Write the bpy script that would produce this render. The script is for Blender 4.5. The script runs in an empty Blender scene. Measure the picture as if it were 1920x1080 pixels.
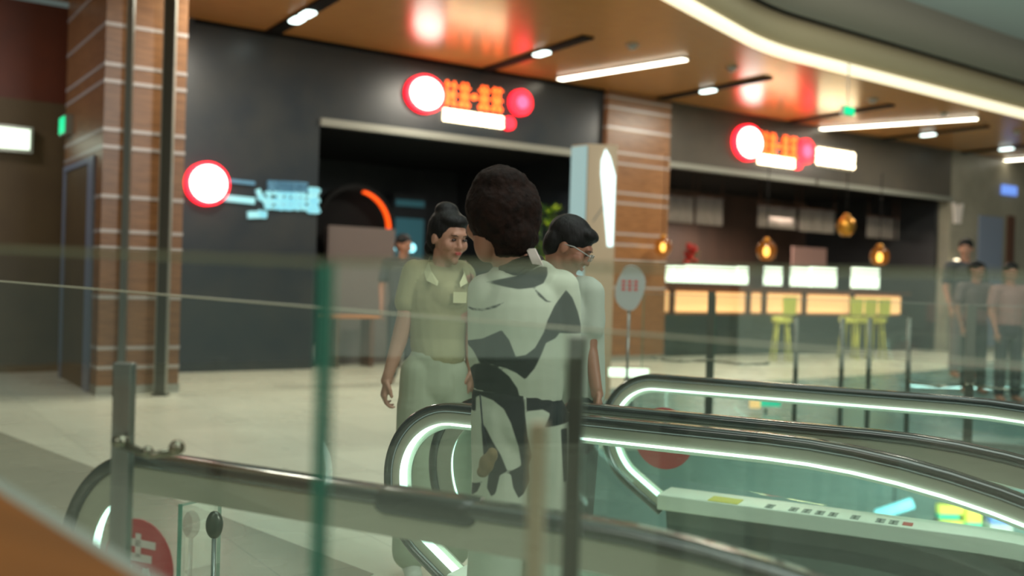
import bpy, bmesh, math, random
from mathutils import Vector, Matrix
random.seed(4)
S = bpy.context.scene
COL = S.collection
PI = math.pi

# ------------------------------------------------------------------ frames
F = 1850.0; ROLL = .03; HC = 1.4
cR, sR = math.cos(ROLL), math.sin(ROLL)
def ray(x, y):
    u = x-960; v = 540-y
    return Vector(((u*cR-v*sR)/F, 1.0, (v*cR+u*sR-14)/F))
def un(x, y, D):
    d = ray(x, y); return Vector((d.x*D, D, HC+d.z*D))
def onz(x, y, z):
    d = ray(x, y); D = (z-HC)/d.z; return Vector((d.x*D, D, z))
class Frame:
    def __init__(s, o, ex):
        s.o = Vector((o[0], o[1], o[2] if len(o) > 2 else 0)); l = math.hypot(*ex[:2])
        s.ex = Vector((ex[0]/l, ex[1]/l, 0)); s.ey = Vector((-s.ex.y, s.ex.x, 0))
    def __call__(s, a, c, z): return s.o+s.ex*a+s.ey*c+Vector((0, 0, z))
    def inv(s, p): d = p-s.o; return d.dot(s.ex), d.dot(s.ey), d.z
    def c(s, x, y, c):            # view ray meets the plane at depth c
        d = ray(x, y); O = Vector((0, 0, HC)); p0 = s.o+s.ey*c
        t = (p0-O).dot(s.ey)/d.dot(s.ey); p = O+d*t; q = s.inv(p); return q[0], q[2]
    def a(s, x, y, a):
        d = ray(x, y); O = Vector((0, 0, HC)); p0 = s.o+s.ex*a
        t = (p0-O).dot(s.ex)/d.dot(s.ex); p = O+d*t; q = s.inv(p); return q[1], q[2]
WORLD = Frame((0, 0), (1, 0))
FA = Frame((-4.4, 13.6), (.825, .566))       # the shopfront line, depth runs into the shops
ES = Frame((-1.20, 2.72), (.888, -.459))     # the escalators, s runs down the ride, t across
ZC = 4.86                                    # wood ceiling

# ------------------------------------------------------------------ materials
def srgb(r, g, b):
    f = lambda c: (c/255/12.92) if c/255 <= .04045 else ((c/255+.055)/1.055)**2.4
    return (f(r), f(g), f(b), 1)
def newmat(name):
    m = bpy.data.materials.new(name); m.use_nodes = True
    nt = m.node_tree; return m, nt, nt.nodes, nt.links
def mat(name, rgb, rough=.5, metal=0, spec=.5, var=0, scale=8, bump=0, stretch=(1, 1, 1), sheen=0, coat=0, rgb2=None):
    m, nt, N, L = newmat(name); b = N['Principled BSDF']
    c = srgb(*rgb); b.inputs['Base Color'].default_value = c
    b.inputs['Roughness'].default_value = rough; b.inputs['Metallic'].default_value = metal
    b.inputs['Specular IOR Level'].default_value = spec
    if coat: b.inputs['Coat Weight'].default_value = coat; b.inputs['Coat Roughness'].default_value = .08
    if sheen: b.inputs['Sheen Weight'].default_value = sheen
    if var or bump or rgb2:
        tc = N.new('ShaderNodeTexCoord'); mp = N.new('ShaderNodeMapping'); mp.inputs['Scale'].default_value = stretch
        L.new(tc.outputs['Object'], mp.inputs['Vector'])
        nz = N.new('ShaderNodeTexNoise'); nz.inputs['Scale'].default_value = scale; nz.inputs['Detail'].default_value = 5
        L.new(mp.outputs['Vector'], nz.inputs['Vector'])
        if var or rgb2:
            mx = N.new('ShaderNodeMix'); mx.data_type = 'RGBA'
            rp = N.new('ShaderNodeValToRGB'); rp.color_ramp.elements[0].position = .35; rp.color_ramp.elements[1].position = .68
            L.new(nz.outputs['Fac'], rp.inputs['Fac']); L.new(rp.outputs['Color'], mx.inputs['Factor'])
            mx.inputs['A'].default_value = c
            c2 = srgb(*rgb2) if rgb2 else tuple(min(1, v*(1+var)) for v in c[:3])+(1,)
            mx.inputs['B'].default_value = c2; L.new(mx.outputs['Result'], b.inputs['Base Color'])
        if bump:
            bp = N.new('ShaderNodeBump'); bp.inputs['Strength'].default_value = bump; bp.inputs['Distance'].default_value = .01
            L.new(nz.outputs['Fac'], bp.inputs['Height']); L.new(bp.outputs['Normal'], b.inputs['Normal'])
    return m
def emis(name, rgb, st):
    m, nt, N, L = newmat(name); b = N['Principled BSDF']
    b.inputs['Base Color'].default_value = srgb(*rgb); b.inputs['Emission Color'].default_value = srgb(*rgb)
    b.inputs['Emission Strength'].default_value = st; return m
def glassmat(name, tint=(.962, .985, .975), base=.045, rough=0):
    m, nt, N, L = newmat(name); N.remove(N['Principled BSDF'])
    out = N['Material Output']; tr = N.new('ShaderNodeBsdfTransparent'); gl = N.new('ShaderNodeBsdfGlossy')
    tr.inputs['Color'].default_value = (*tint, 1); gl.inputs['Roughness'].default_value = rough
    gl.inputs['Color'].default_value = (.9, 1, .96, 1)
    lw = N.new('ShaderNodeLayerWeight'); lw.inputs['Blend'].default_value = .5
    p = N.new('ShaderNodeMath'); p.operation = 'POWER'; p.inputs[1].default_value = 5; L.new(lw.outputs['Facing'], p.inputs[0])
    q = N.new('ShaderNodeMath'); q.operation = 'MULTIPLY_ADD'; q.inputs[1].default_value = .9; q.inputs[2].default_value = base
    L.new(p.outputs[0], q.inputs[0]); q.use_clamp = True
    mx = N.new('ShaderNodeMixShader'); L.new(q.outputs[0], mx.inputs[0]); L.new(tr.outputs[0], mx.inputs[1]); L.new(gl.outputs[0], mx.inputs[2])
    L.new(mx.outputs[0], out.inputs['Surface']); return m
def floormat(name, rgb, grout, size, rough=.22):
    m, nt, N, L = newmat(name); b = N['Principled BSDF']
    tc = N.new('ShaderNodeTexCoord'); mp = N.new('ShaderNodeMapping'); mp.inputs['Rotation'].default_value = (0, 0, -.60)
    L.new(tc.outputs['Object'], mp.inputs['Vector'])
    br = N.new('ShaderNodeTexBrick'); br.offset = 0; br.inputs['Scale'].default_value = 1
    br.inputs['Brick Width'].default_value = size; br.inputs['Row Height'].default_value = size
    br.inputs['Mortar Size'].default_value = .004
    br.inputs['Color1'].default_value = srgb(*rgb); br.inputs['Color2'].default_value = srgb(*[int(c*.96) for c in rgb]); br.inputs['Mortar'].default_value = srgb(*grout)
    L.new(mp.outputs['Vector'], br.inputs['Vector']); L.new(br.outputs['Color'], b.inputs['Base Color'])
    nz = N.new('ShaderNodeTexNoise'); nz.inputs['Scale'].default_value = 1.3
    L.new(tc.outputs['Object'], nz.inputs['Vector'])
    r = N.new('ShaderNodeMapRange'); r.inputs['To Min'].default_value = rough*.7; r.inputs['To Max'].default_value = rough*1.4
    L.new(nz.outputs['Fac'], r.inputs['Value']); L.new(r.outputs['Result'], b.inputs['Roughness'])
    return m
M = {}
M['floor'] = floormat('pale_tile', (214, 212, 192), (176, 176, 158), .8, .28)
M['floor3'] = floormat('darker_floor_tile', (158, 154, 136), (132, 130, 116), .8, .25)
M['floor2'] = floormat('lower_tile', (138, 160, 154), (116, 136, 131), 1.0, .3)
M['wood_ceiling'] = mat('ceiling_veneer', (182, 130, 74), .24, rgb2=(166, 117, 66), scale=3, stretch=(1, 12, 1), spec=.9)
M['clad'] = mat('wood_cladding', (138, 96, 60), .35, rgb2=(116, 78, 47), scale=4, stretch=(1, 1, 9))
M['stripe'] = mat('pale_metal_strip', (172, 162, 156), .35, .2)
M['facade'] = mat('dark_slate', (36, 43, 49), .3, rgb2=(50, 53, 54), scale=1.6, spec=.55)
M['facade2'] = mat('taupe_header', (78, 72, 63), .33, rgb2=(66, 62, 56), scale=1.2)
M['grey_stone'] = mat('grey_stone', (146, 140, 124), .4, rgb2=(124, 120, 106), scale=1.5)
M['aluminium'] = mat('aluminium_trim', (150, 150, 140), .35, .5)
M['steel'] = mat('brushed_steel', (140, 146, 142), .28, .85, var=.15, scale=30, stretch=(1, 1, .05))
M['steel_dark'] = mat('dark_steel', (88, 88, 80), .3, .7)
M['chrome'] = mat('clamp_chrome', (130, 128, 112), .2, .9)
M['guide'] = mat('handrail_guide', (186, 184, 166), .42, .25)
M['rubber'] = mat('handrail_rubber', (30, 30, 28), .2, 0, .7, coat=.5)
M['segment'] = mat('black_segment', (10, 13, 13), .22, 0, .5)
M['deck'] = mat('escalator_deck', (236, 240, 224), .4, .05)
M['skirt'] = mat('escalator_skirt', (84, 94, 92), .3, .7)
M['step'] = mat('escalator_step', (70, 72, 72), .4, .6)
M['yellow'] = mat('yellow_mark', (214, 200, 60), .5)
M['grey_mark'] = mat('grey_mark', (96, 104, 100), .6)
M['red_mark'] = mat('red_mark', (190, 60, 56), .6)
M['sticker'] = mat('red_sticker', (186, 34, 48), .4)
M['white_mark'] = mat('white_mark', (216, 206, 200), .5)
M['glass'] = glassmat('clear_glass')
M['glass_far'] = glassmat('far_glass', (.965, .985, .975), .04)
M['glass_bal'] = glassmat('balustrade_glass', (.93, .975, .96), .035)
M['edge'] = mat('green_glass_edge', (70, 132, 112), .15, 0, .8)
M['edge_top'] = mat('pale_glass_edge', (128, 132, 106), .5, 0, .4)
M['edge_line'] = mat('bright_glass_edge', (196, 190, 168), .5)
M['tan_post'] = mat('tan_steel', (176, 160, 132), .5, .2)
M['rear'] = mat('rear_wall', (190, 196, 182), .6)
M['E_rear'] = emis('rear_pale_glow', (225, 235, 215), .9)
M['E_rear2'] = emis('rear_pink_glow', (235, 150, 140), .8)
M['black'] = mat('matt_black', (10, 10, 10), .8, spec=.2)
M['dark'] = mat('shop_dark', (30, 32, 35), .35, rgb2=(38, 40, 42), scale=2)
M['brown_dark'] = mat('brown_panel', (82, 62, 52), .6, rgb2=(68, 52, 44), scale=2, stretch=(1, 1, .3))
M['brown_red'] = mat('russet_wall', (98, 44, 22), .5, rgb2=(84, 38, 20), scale=2)
M['olive_wall'] = mat('olive_wall', (92, 74, 46), .6, rgb2=(82, 64, 40), scale=2)
M['taupe'] = mat('taupe_panel', (92, 80, 76), .6)
M['noren'] = mat('grey_cloth', (140, 128, 120), .9, var=.1)
M['pinkish'] = mat('dusty_pink_board', (132, 100, 92), .7)
M['fascia'] = mat('fascia_grey', (140, 132, 116), .4)
M['fascia_b'] = mat('fascia_beige', (176, 160, 126), .25)
M['upper'] = mat('upper_wall', (196, 214, 204), .6)
M['ledge'] = mat('varnished_wood_ledge', (124, 72, 16), .6, spec=.2, rgb2=(110, 64, 13), scale=3, stretch=(1, 8, 1))
M['ledge_edge'] = mat('ledge_edge', (186, 128, 72), .3)
M['grey_strip'] = mat('grey_strip', (130, 140, 130), .4)
M['E_warm'] = emis('linear_light', (255, 246, 222), 9)
M['E_cove'] = emis('cove_light', (255, 242, 204), 1.25)
M['E_led'] = emis('led_white', (226, 255, 245), 3.4)
M['E_white'] = emis('sign_white', (255, 236, 222), 7)
M['E_red'] = emis('sign_red', (255, 30, 46), 4)
M['E_pink'] = emis('sign_pink', (255, 60, 90), 5)
M['E_orange'] = emis('sign_orange', (255, 96, 34), 3.6)
M['E_cream'] = emis('sign_cream', (255, 240, 205), 6)
M['E_cyan'] = emis('sign_cyan', (140, 205, 218), .5)
M['E_cyan2'] = emis('sign_dim_cyan', (80, 130, 160), .2)
M['E_green'] = emis('exit_green', (20, 210, 140), 1.3)
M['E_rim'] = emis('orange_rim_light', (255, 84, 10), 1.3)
M['E_bulb'] = emis('lantern_bulb', (255, 215, 150), 9)
M['E_shelf'] = emis('shelf_glow', (255, 196, 130), 1.3)
M['E_case'] = emis('case_glow', (236, 255, 232), 1.7)
M['E_panel'] = emis('panel_glow', (215, 245, 250), 1.5)
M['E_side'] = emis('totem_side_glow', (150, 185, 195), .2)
M['E_blue'] = emis('blue_glow', (110, 150, 240), 1.0)
M['E_tube'] = emis('cyan_tube', (150, 240, 255), 2.4)
M['E_yel'] = emis('yellow_display', (235, 230, 90), 1.0)
M['E_grn'] = emis('green_display', (10, 200, 160), 1.0)
M['E_spot'] = emis('spot_lens', (230, 250, 245), 5)
M['brass'] = mat('brass', (170, 120, 44), .3, .8)
M['amber_glass'] = glassmat('amber_glass', (.9, .62, .25), .05)
def amber():
    nt = M['amber_glass'].node_tree; N, L = nt.nodes, nt.links; out = N['Material Output']; src = out.inputs['Surface'].links[0].from_socket
    e = N.new('ShaderNodeEmission'); e.inputs[0].default_value = srgb(230, 140, 50); e.inputs[1].default_value = .45
    a = N.new('ShaderNodeMixShader'); a.inputs[0].default_value = .45; L.new(src, a.inputs[1]); L.new(e.outputs[0], a.inputs[2]); L.new(a.outputs[0], out.inputs['Surface'])
amber()
M['skin'] = mat('skin_light', (168, 124, 102), .5)
M['skin2'] = mat('skin_tan', (150, 104, 82), .5)
M['lips'] = mat('lips', (176, 84, 78), .4)
M['eye'] = mat('eye_dark', (40, 28, 24), .3)
M['hair'] = mat('black_hair', (12, 11, 10), .6, spec=.25, var=.5, scale=60, stretch=(1, 1, .2), bump=.5)
M['hair_b'] = mat('brown_hair', (34, 19, 13), .8, spec=.15, rgb2=(20, 13, 10), scale=40, bump=.8)
M['polo'] = mat('khaki_polo', (142, 138, 102), .85, var=.08, scale=10, bump=.3)
M['polo_c'] = mat('polo_collar', (186, 186, 146), .85)
M['trouser'] = mat('offwhite_trousers', (156, 163, 140), .85, var=.07, scale=6, bump=.3)
M['tee'] = mat('white_tee', (168, 176, 162), .85)
M['pants_dark'] = mat('dark_trousers', (34, 38, 42), .8)
M['strap'] = mat('brown_strap', (104, 66, 46), .6)
M['tan'] = mat('tan_cloth', (104, 88, 56), .9, var=.4, scale=20)
M['shoe'] = mat('white_shoe', (200, 198, 186), .5)
M['leaf'] = mat('yellow_green_leaf', (150, 175, 20), .5, rgb2=(70, 110, 20), scale=5)
M['leaf_d'] = mat('green_leaf', (50, 90, 40), .5)
M['flower'] = mat('red_flower', (190, 40, 30), .6)
M['pot'] = mat('clay_pot', (80, 70, 62), .6)
M['yellow_seat'] = mat('yellow_seat', (205, 205, 92), .6)
M['shirt_d'] = mat('grey_shirt', (58, 60, 62), .8)
M['bag'] = mat('white_bag', (150, 152, 146), .5)
M['chairwood'] = mat('dark_chair_wood', (84, 50, 32), .5)
M['bench'] = mat('honey_wood', (176, 108, 50), .5)

# ------------------------------------------------------------------ mesh builder
class MB:
    def __init__(s): s.v = []; s.f = []; s.m = []; s.sm = []; s.mats = []
    def mi(s, m):
        if m not in s.mats: s.mats.append(m)
        return s.mats.index(m)
    def add(s, vs, fs, m='steel', smooth=False):
        o = len(s.v); k = s.mi(m); s.v += [Vector(v) for v in vs]
        for f in fs: s.f.append([i+o for i in f]); s.m.append(k); s.sm.append(smooth)
        return s
    def box(s, fr, a0, a1, c0, c1, z0, z1, m='steel', bev=0):
        a0, a1 = sorted((a0, a1)); c0, c1 = sorted((c0, c1)); z0, z1 = sorted((z0, z1))
        if bev:
            b = bev; prof = [(a0+b, c0), (a1-b, c0), (a1, c0+b), (a1, c1-b), (a1-b, c1), (a0+b, c1), (a0, c1-b), (a0, c0+b)]
            return s.prism(fr, prof, z0, z1, m)
        P = [fr(a, c, z) for z in (z0, z1) for a, c in ((a0, c0), (a1, c0), (a1, c1), (a0, c1))]
        return s.add(P, [(3, 2, 1, 0), (4, 5, 6, 7), (0, 1, 5, 4), (1, 2, 6, 5), (2, 3, 7, 6), (3, 0, 4, 7)], m)
    def prism(s, fr, prof, z0, z1, m='steel'):       # profile in plan
        n = len(prof); P = [fr(a, c, z0) for a, c in prof]+[fr(a, c, z1) for a, c in prof]
        return s.add(P, [tuple(range(n-1, -1, -1)), tuple(range(n, 2*n))]+[(i, (i+1) % n, n+(i+1) % n, n+i) for i in range(n)], m)
    def slab(s, fr, prof, c0, c1, m='steel'):        # profile in elevation (a,z), thick from c0 to c1
        n = len(prof); P = [fr(a, c0, z) for a, z in prof]+[fr(a, c1, z) for a, z in prof]
        return s.add(P, [tuple(range(n)), tuple(range(2*n-1, n-1, -1))]+[(i, n+i, n+(i+1) % n, (i+1) % n) for i in range(n)], m)
    def tube(s, pts, r, m='steel', n=10, cap=True, flat=None, up=None):
        pts = [Vector(p) for p in pts]; k = len(pts); rr = r if isinstance(r, (list, tuple)) else [r]*k
        vs = []; fs = []
        ref = Vector(up) if up else None
        prev = None
        for i, p in enumerate(pts):
            t = (pts[min(i+1, k-1)]-pts[max(i-1, 0)]).normalized()
            if ref is not None: x = (ref-t*ref.dot(t)).normalized()
            elif prev is None:
                q = Vector((0, 0, 1)) if abs(t.z) < .9 else Vector((1, 0, 0)); x = (q-t*q.dot(t)).normalized()
            else: x = (prev-t*prev.dot(t)).normalized()
            prev = x; y = t.cross(x); fx = flat if flat else 1
            for j in range(n):
                an = 2*PI*j/n; vs.append(p+x*(rr[i]*math.cos(an))+y*(rr[i]*fx*math.sin(an)))
        for i in range(k-1):
            for j in range(n): fs.append((i*n+j, i*n+(j+1) % n, (i+1)*n+(j+1) % n, (i+1)*n+j))
        if cap: fs += [tuple(range(n-1, -1, -1)), tuple(range((k-1)*n, k*n))]
        return s.add(vs, fs, m, True)
    def sweep(s, pts, nrm, side, prof, m='steel', closed=False, smooth=True):
        # prof: (outward, sideways) pairs swept along pts; nrm: outward vector per point, side: fixed sideways
        n = len(prof); k = len(pts); vs = []; fs = []
        for p, nn in zip(pts, nrm):
            for o, w in prof: vs.append(p+nn*o+side*w)
        for i in range(k-1):
            for j in range(n): fs.append((i*n+j, i*n+(j+1) % n, (i+1)*n+(j+1) % n, (i+1)*n+j))
        fs += [tuple(range(n-1, -1, -1)), tuple(range((k-1)*n, k*n))]
        return s.add(vs, fs, m, smooth)
    def ell(s, c, r, m='steel', rot=None, nu=20, nv=12):
        c = Vector(c); R = rot if rot else Matrix.Identity(3); vs = []; fs = []
        if not isinstance(r, (tuple, list)): r = (r, r, r)
        for i in range(1, nv):
            th = PI*i/nv
            for j in range(nu):
                ph = 2*PI*j/nu
                vs.append(c+R@Vector((r[0]*math.sin(th)*math.cos(ph), r[1]*math.sin(th)*math.sin(ph), r[2]*math.cos(th))))
        a = len(vs); vs += [c+R@Vector((0, 0, r[2])), c-R@Vector((0, 0, r[2]))]
        for i in range(nv-2):
            for j in range(nu): fs.append((i*nu+j, (i+1)*nu+j, (i+1)*nu+(j+1) % nu, i*nu+(j+1) % nu))
        for j in range(nu):
            fs.append((a, j, (j+1) % nu)); fs.append((a+1, (nv-2)*nu+(j+1) % nu, (nv-2)*nu+j))
        return s.add(vs, fs, m, True)
    def lathe(s, o, prof, m='steel', n=24):           # prof (r,z)
        o = Vector(o); vs = []; fs = []; k = len(prof)
        for r, z in prof:
            for j in range(n): vs.append(o+Vector((r*math.cos(2*PI*j/n), r*math.sin(2*PI*j/n), z)))
        for i in range(k-1):
            for j in range(n): fs.append((i*n+j, i*n+(j+1) % n, (i+1)*n+(j+1) % n, (i+1)*n+j))
        fs += [tuple(range(n-1, -1, -1)), tuple(range((k-1)*n, k*n))]
        return s.add(vs, fs, m, True)
    def disc(s, fr, a, c0, c1, z, r, m='steel', n=40, ri=None, a0=0, a1=2*PI, sx=1):
        if ri is None:
            return s.slab(fr, [(a+sx*r*math.cos(2*PI*i/n), z+r*math.sin(2*PI*i/n)) for i in range(n)], c0, c1, m)
        full = abs(a1-a0-2*PI) < 1e-6; k = n+1
        vs = []; fs = []
        for i in range(k):
            t = a0+(a1-a0)*i/n
            for rr, c in ((r, c0), (ri, c0), (ri, c1), (r, c1)): vs.append(fr(a+sx*rr*math.cos(t), c, z+rr*math.sin(t)))
        for i in range(k-1):
            for j in range(4): fs.append((i*4+j, (i+1)*4+j, (i+1)*4+(j+1) % 4, i*4+(j+1) % 4))
        if not full: fs += [(0, 1, 2, 3), (k*4-1, k*4-2, k*4-3, k*4-4)]
        return s.add(vs, fs, m)
    def bar(s, fr, p0, p1, wd, c0, c1, m):            # stroke in elevation
        d = Vector((p1[0]-p0[0], p1[1]-p0[1])); d.normalize(); n = Vector((-d.y, d.x))*wd/2
        return s.slab(fr, [(p0[0]-n.x, p0[1]-n.y), (p1[0]-n.x, p1[1]-n.y), (p1[0]+n.x, p1[1]+n.y), (p0[0]+n.x, p0[1]+n.y)], c0, c1, m)
    def build(s, name, parent=None, bevel=0, **kw):
        me = bpy.data.meshes.new(name)
        if kw.pop('origin', True) and s.v:
            lo = Vector([min(v[i] for v in s.v) for i in range(3)]); hi = Vector([max(v[i] for v in s.v) for i in range(3)])
            o = Vector(((lo.x+hi.x)/2, (lo.y+hi.y)/2, lo.z))
        else: o = Vector((0, 0, 0))
        me.from_pydata([v-o for v in s.v], [], s.f)
        for k in s.mats: me.materials.append(M[k])
        me.polygons.foreach_set('material_index', s.m); me.polygons.foreach_set('use_smooth', s.sm)
        bm = bmesh.new(); bm.from_mesh(me); bmesh.ops.recalc_face_normals(bm, faces=bm.faces); bm.to_mesh(me); bm.free()
        me.update(); ob = bpy.data.objects.new(name, me); COL.objects.link(ob); ob.location = o
        if parent: ob.parent = parent; ob.location = o-parent.location
        if bevel:
            b = ob.modifiers.new('bevel', 'BEVEL'); b.width = bevel; b.segments = 2; b.limit_method = 'ANGLE'
        for k, v in kw.items(): ob[k] = v
        return ob
def thing(name, label, cat, loc, group=None):
    o = bpy.data.objects.new(name, None); COL.objects.link(o); o.location = Vector(loc); o.empty_display_size = .1
    o['label'] = label; o['category'] = cat
    if group: o['group'] = group
    return o
def tag(o, label, cat, group=None):
    o['label'] = label; o['category'] = cat
    if group: o['group'] = group
    return o
def struct(name, mb, **k): return mb.build(name, kind='structure', **k)

# ================================================================== SETTING
# --- void in the floor
hole = [ES(1.15, -.12, 0), ES(1.15, 3.5, 0), ES(-.45, 3.5, 0), Vector((.55, 9.7, 0)), Vector((1.55, 9.6, 0)), Vector((4.1, 8.35, 0)), Vector((9, 5.9, 0)), ES(7.5, -.12, 0)]
outer = [(-14, -6), (14, -6), (24, 4), (30, 48), (-14, 30)]
def floor_with_hole(z0, z1, m):
    bm = bmesh.new()
    def loop(ps):
        vs = [bm.verts.new((p[0], p[1], z1)) for p in ps]
        return [bm.edges.new((vs[i], vs[(i+1) % len(vs)])) for i in range(len(vs))]
    e = loop(outer)+loop([(p.x, p.y) for p in hole])
    bmesh.ops.triangle_fill(bm, edges=e, use_beauty=True, use_dissolve=False)
    bm.normal_update()
    for f in bm.faces:
        if f.normal.z < 0: f.normal_flip()
    r = bmesh.ops.extrude_face_region(bm, geom=list(bm.faces))
    for v in [g for g in r['geom'] if isinstance(g, bmesh.types.BMVert)]: v.co.z = z0
    bmesh.ops.recalc_face_normals(bm, faces=bm.faces)
    me = bpy.data.meshes.new('floor'); bm.to_mesh(me); bm.free(); me.materials.append(M[m])
    o = bpy.data.objects.new('floor', me); COL.objects.link(o); o['kind'] = 'structure'; return o
floor_with_hole(-.22, 0, 'floor')
mb = MB(); mb.add([(-30, -12, -5.2), (45, -12, -5.2), (45, 50, -5.2), (-30, 50, -5.2)], [(0, 1, 2, 3)], 'floor2')
mb.add([(-30, -12, -5.5), (45, -12, -5.5), (45, 50, -5.5), (-30, 50, -5.5)], [(3, 2, 1, 0)], 'floor2')
struct('floor_lower', mb)
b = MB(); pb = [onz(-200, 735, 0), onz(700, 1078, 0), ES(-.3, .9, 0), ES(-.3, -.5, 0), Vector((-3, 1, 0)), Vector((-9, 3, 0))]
b.prism(WORLD, [(p.x, p.y) for p in pb], .0005, .003, 'floor3'); struct('trim_9', b)  # thin darker overlay across part of the landing floor
M['floor4'] = floormat('teal_tile', (112, 146, 142), (96, 126, 122), .8, .25)
b = MB(); pb = [onz(1120, 730, 0), onz(1480, 713, 0), onz(1740, 696, 0), onz(2100, 645, 0), Vector((9.3, 6.0, 0)), Vector((4.15, 8.45, 0)), Vector((1.6, 9.7, 0)), Vector((.56, 9.8, 0))]
b.prism(WORLD, [(p.x, p.y) for p in pb], .0005, .003, 'floor4'); struct('trim_10', b)
# lower hall back wall (far side), so the void has a room below
LW = Frame((4.0, 19.5, 0), (.93, -.36))
mb = MB(); mb.box(LW, -10, 22, 0, .2, -5.2, -.36, 'floor2'); struct('wall_lower', mb)

# --- wood ceiling with its slanting and long edges
E0 = onz(1245, 0, ZC); E1 = onz(1432, 100, ZC); E2 = onz(1920, 222, ZC)
dirA = (E0-E1).normalized(); dirB = (E2-E1).normalized()
Ea = E1+dirA*14; Eb = E2+dirB*14
arc = []
for i in range(13):                                   # rounded corner
    t = i/12; arc.append((E1+dirA*.8)*(1-t)**2+(E1)*2*t*(1-t)+(E1+dirB*.8)*t**2)
edge = [Ea]+arc+[Eb]
far1 = FA(34, .3, 0); far0 = FA(-12, .3, 0)
mb = MB()
prof = [(p.x, p.y) for p in edge]+[(far1.x, far1.y), (far0.x, far0.y)]
mb.prism(WORLD, prof, ZC, ZC+.25, 'wood_ceiling'); struct('ceiling', mb)
# --- atrium fascia rising from the ceiling edge
def edge_normals(ps):
    out = []
    for i, p in enumerate(ps):
        t = (ps[min(i+1, len(ps)-1)]-ps[max(0, i-1)]).normalized(); out.append(Vector((t.y, -t.x, 0)))
    return out
dense = []
for i in range(len(edge)-1):
    n = 12 if i in (0, len(edge)-2) else 2
    for j in range(n): dense.append(edge[i].lerp(edge[i+1], j/n))
dense.append(edge[-1]); nrm = edge_normals(dense); UP = Vector((0, 0, 1))
def fas(name, z0, z1, o0, o1, m, kindt=True):
    b = MB(); b.sweep([p for p in dense], nrm, UP, [(o0, z0), (o1, z0), (o1, z1), (o0, z1)], m, smooth=True)
    return b
ft = fas('c', -.02, .14, .0, .07, 'E_cove').build('cove_light'); tag(ft, 'long glowing cove strip bending along the edge of the wooden ceiling', 'light strip')
struct('trim_1', fas('b', .14, .62, .0, .05, 'fascia_b'))
struct('trim_2', fas('l', .62, .66, .0, .09, 'black'))
struct('trim_3', fas('f', .66, 1.42, .0, .14, 'fascia'))
struct('wall_upper', fas('u', 1.42, 9, -.5, -.3, 'upper'))

# --- shopfront
aL = FA.c(355, 400, 0)[0]; zL = ZC
aO, zO = FA.c(600, 232, 0); aP, _ = FA.c(1133, 180, 0); aQ, _ = FA.c(1250, 194, 0)
aR, zR = FA.c(1782, 376, 0); zO2 = FA.c(1250, 310, 0)[1]
mb = MB(); mb.box(FA, aL-.3, aO, 0, .3, 0, ZC, 'facade'); mb.box(FA, aO, aP, 0, .3, zO, ZC, 'facade'); struct('wall_front', mb)
mb = MB(); mb.box(FA, aQ, aR, 0, .3, zO2, ZC, 'facade2'); mb.box(FA, aR, aR+14, 0, .3, 0, ZC, 'grey_stone'); struct('wall_right', mb)
mb = MB(); mb.box(FA, aL, aQ, -.012, .02, ZC-.06, ZC-.001, 'black'); struct('trim_4', mb)
mb = MB(); mb.box(FA, aO, aP, -.06, .02, zO-.03, zO+.08, 'aluminium'); struct('trim_5', mb)
am = FA.c(1527, 345, 0)[0]
mb = MB(); mb.box(FA, aQ, am-.04, -.06, .02, zO2-.03, zO2+.07, 'aluminium'); mb.box(FA, am+.04, aR, -.06, .02, zO2-.03, zO2+.07, 'aluminium'); struct('trim_6', mb)
# shop interiors
mb = MB(); mb.box(FA, aO-.3, aP+.1, 5, 5.15, 0, ZC, 'dark'); mb.box(FA, aO-.15, aO, .3, 5, 0, ZC, 'dark'); mb.box(FA, aP, aP+.15, .3, 5, 0, ZC, 'dark'); mb.box(FA, aO, aP, .3, 5, zO+.1, zO+.2, 'black'); struct('wall_teashop', mb)
mb = MB(); mb.box(FA, aQ-.1, aR+.2, 4.2, 4.35, 0, ZC, 'brown_dark'); mb.box(FA, aQ, aQ+.12, .3, 4.2, 0, ZC, 'brown_dark'); mb.box(FA, aR-.12, aR, .3, 4.2, 0, ZC, 'dark'); mb.box(FA, aQ, aR, .3, 4.2, zO2+.12, zO2+.22, 'black'); struct('wall_restaurant', mb)

# --- columns clad in wood with pale bands
def column(name, a0, a1, c0, c1, zs, label):
    t = thing(name, label, 'column', FA((a0+a1)/2, (c0+c1)/2, 0))
    zz = [.12]+sorted(zs)+[ZC]
    b = MB(); b.box(FA, a0, a1, c0, c1, .1, ZC-.002, 'clad')
    for z in zs:
        b.box(FA, a0-.006, a1+.006, c0-.006, c1, z-.02, z+.02, 'stripe')
    b.build('cladding', t)
    b = MB(); b.box(FA, a0-.01, a1+.01, c0-.012, c1, 0, .1, 'aluminium'); b.build('plinth', t)
    return t
CP = -2.2
pa0 = FA.c(193, 300, CP)[0]; pa1 = FA.c(346, 300, CP)[0]
zs = [FA.c(270, y, CP)[1] for y in (-70, -20, 55, 129, 160, 249, 281, 372, 436, 467, 558, 652, 688)]
zs = [z for z in zs if .2 < z < ZC-.05]
column('column', pa0, pa1, CP, -.0, zs, 'wood clad column with pale bands left of the dark slate shopfront')
zs2 = [FA.c(1190, y, -.12)[1] for y in (189, 208, 245, 290, 310, 364, 383, 440, 460, 490, 540)]
column('column', aP+.001, aQ-.001, -.12, .3, [z for z in zs2 if .2 < z < ZC-.05], 'wood clad column with pale bands between the two shopfronts')

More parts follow.
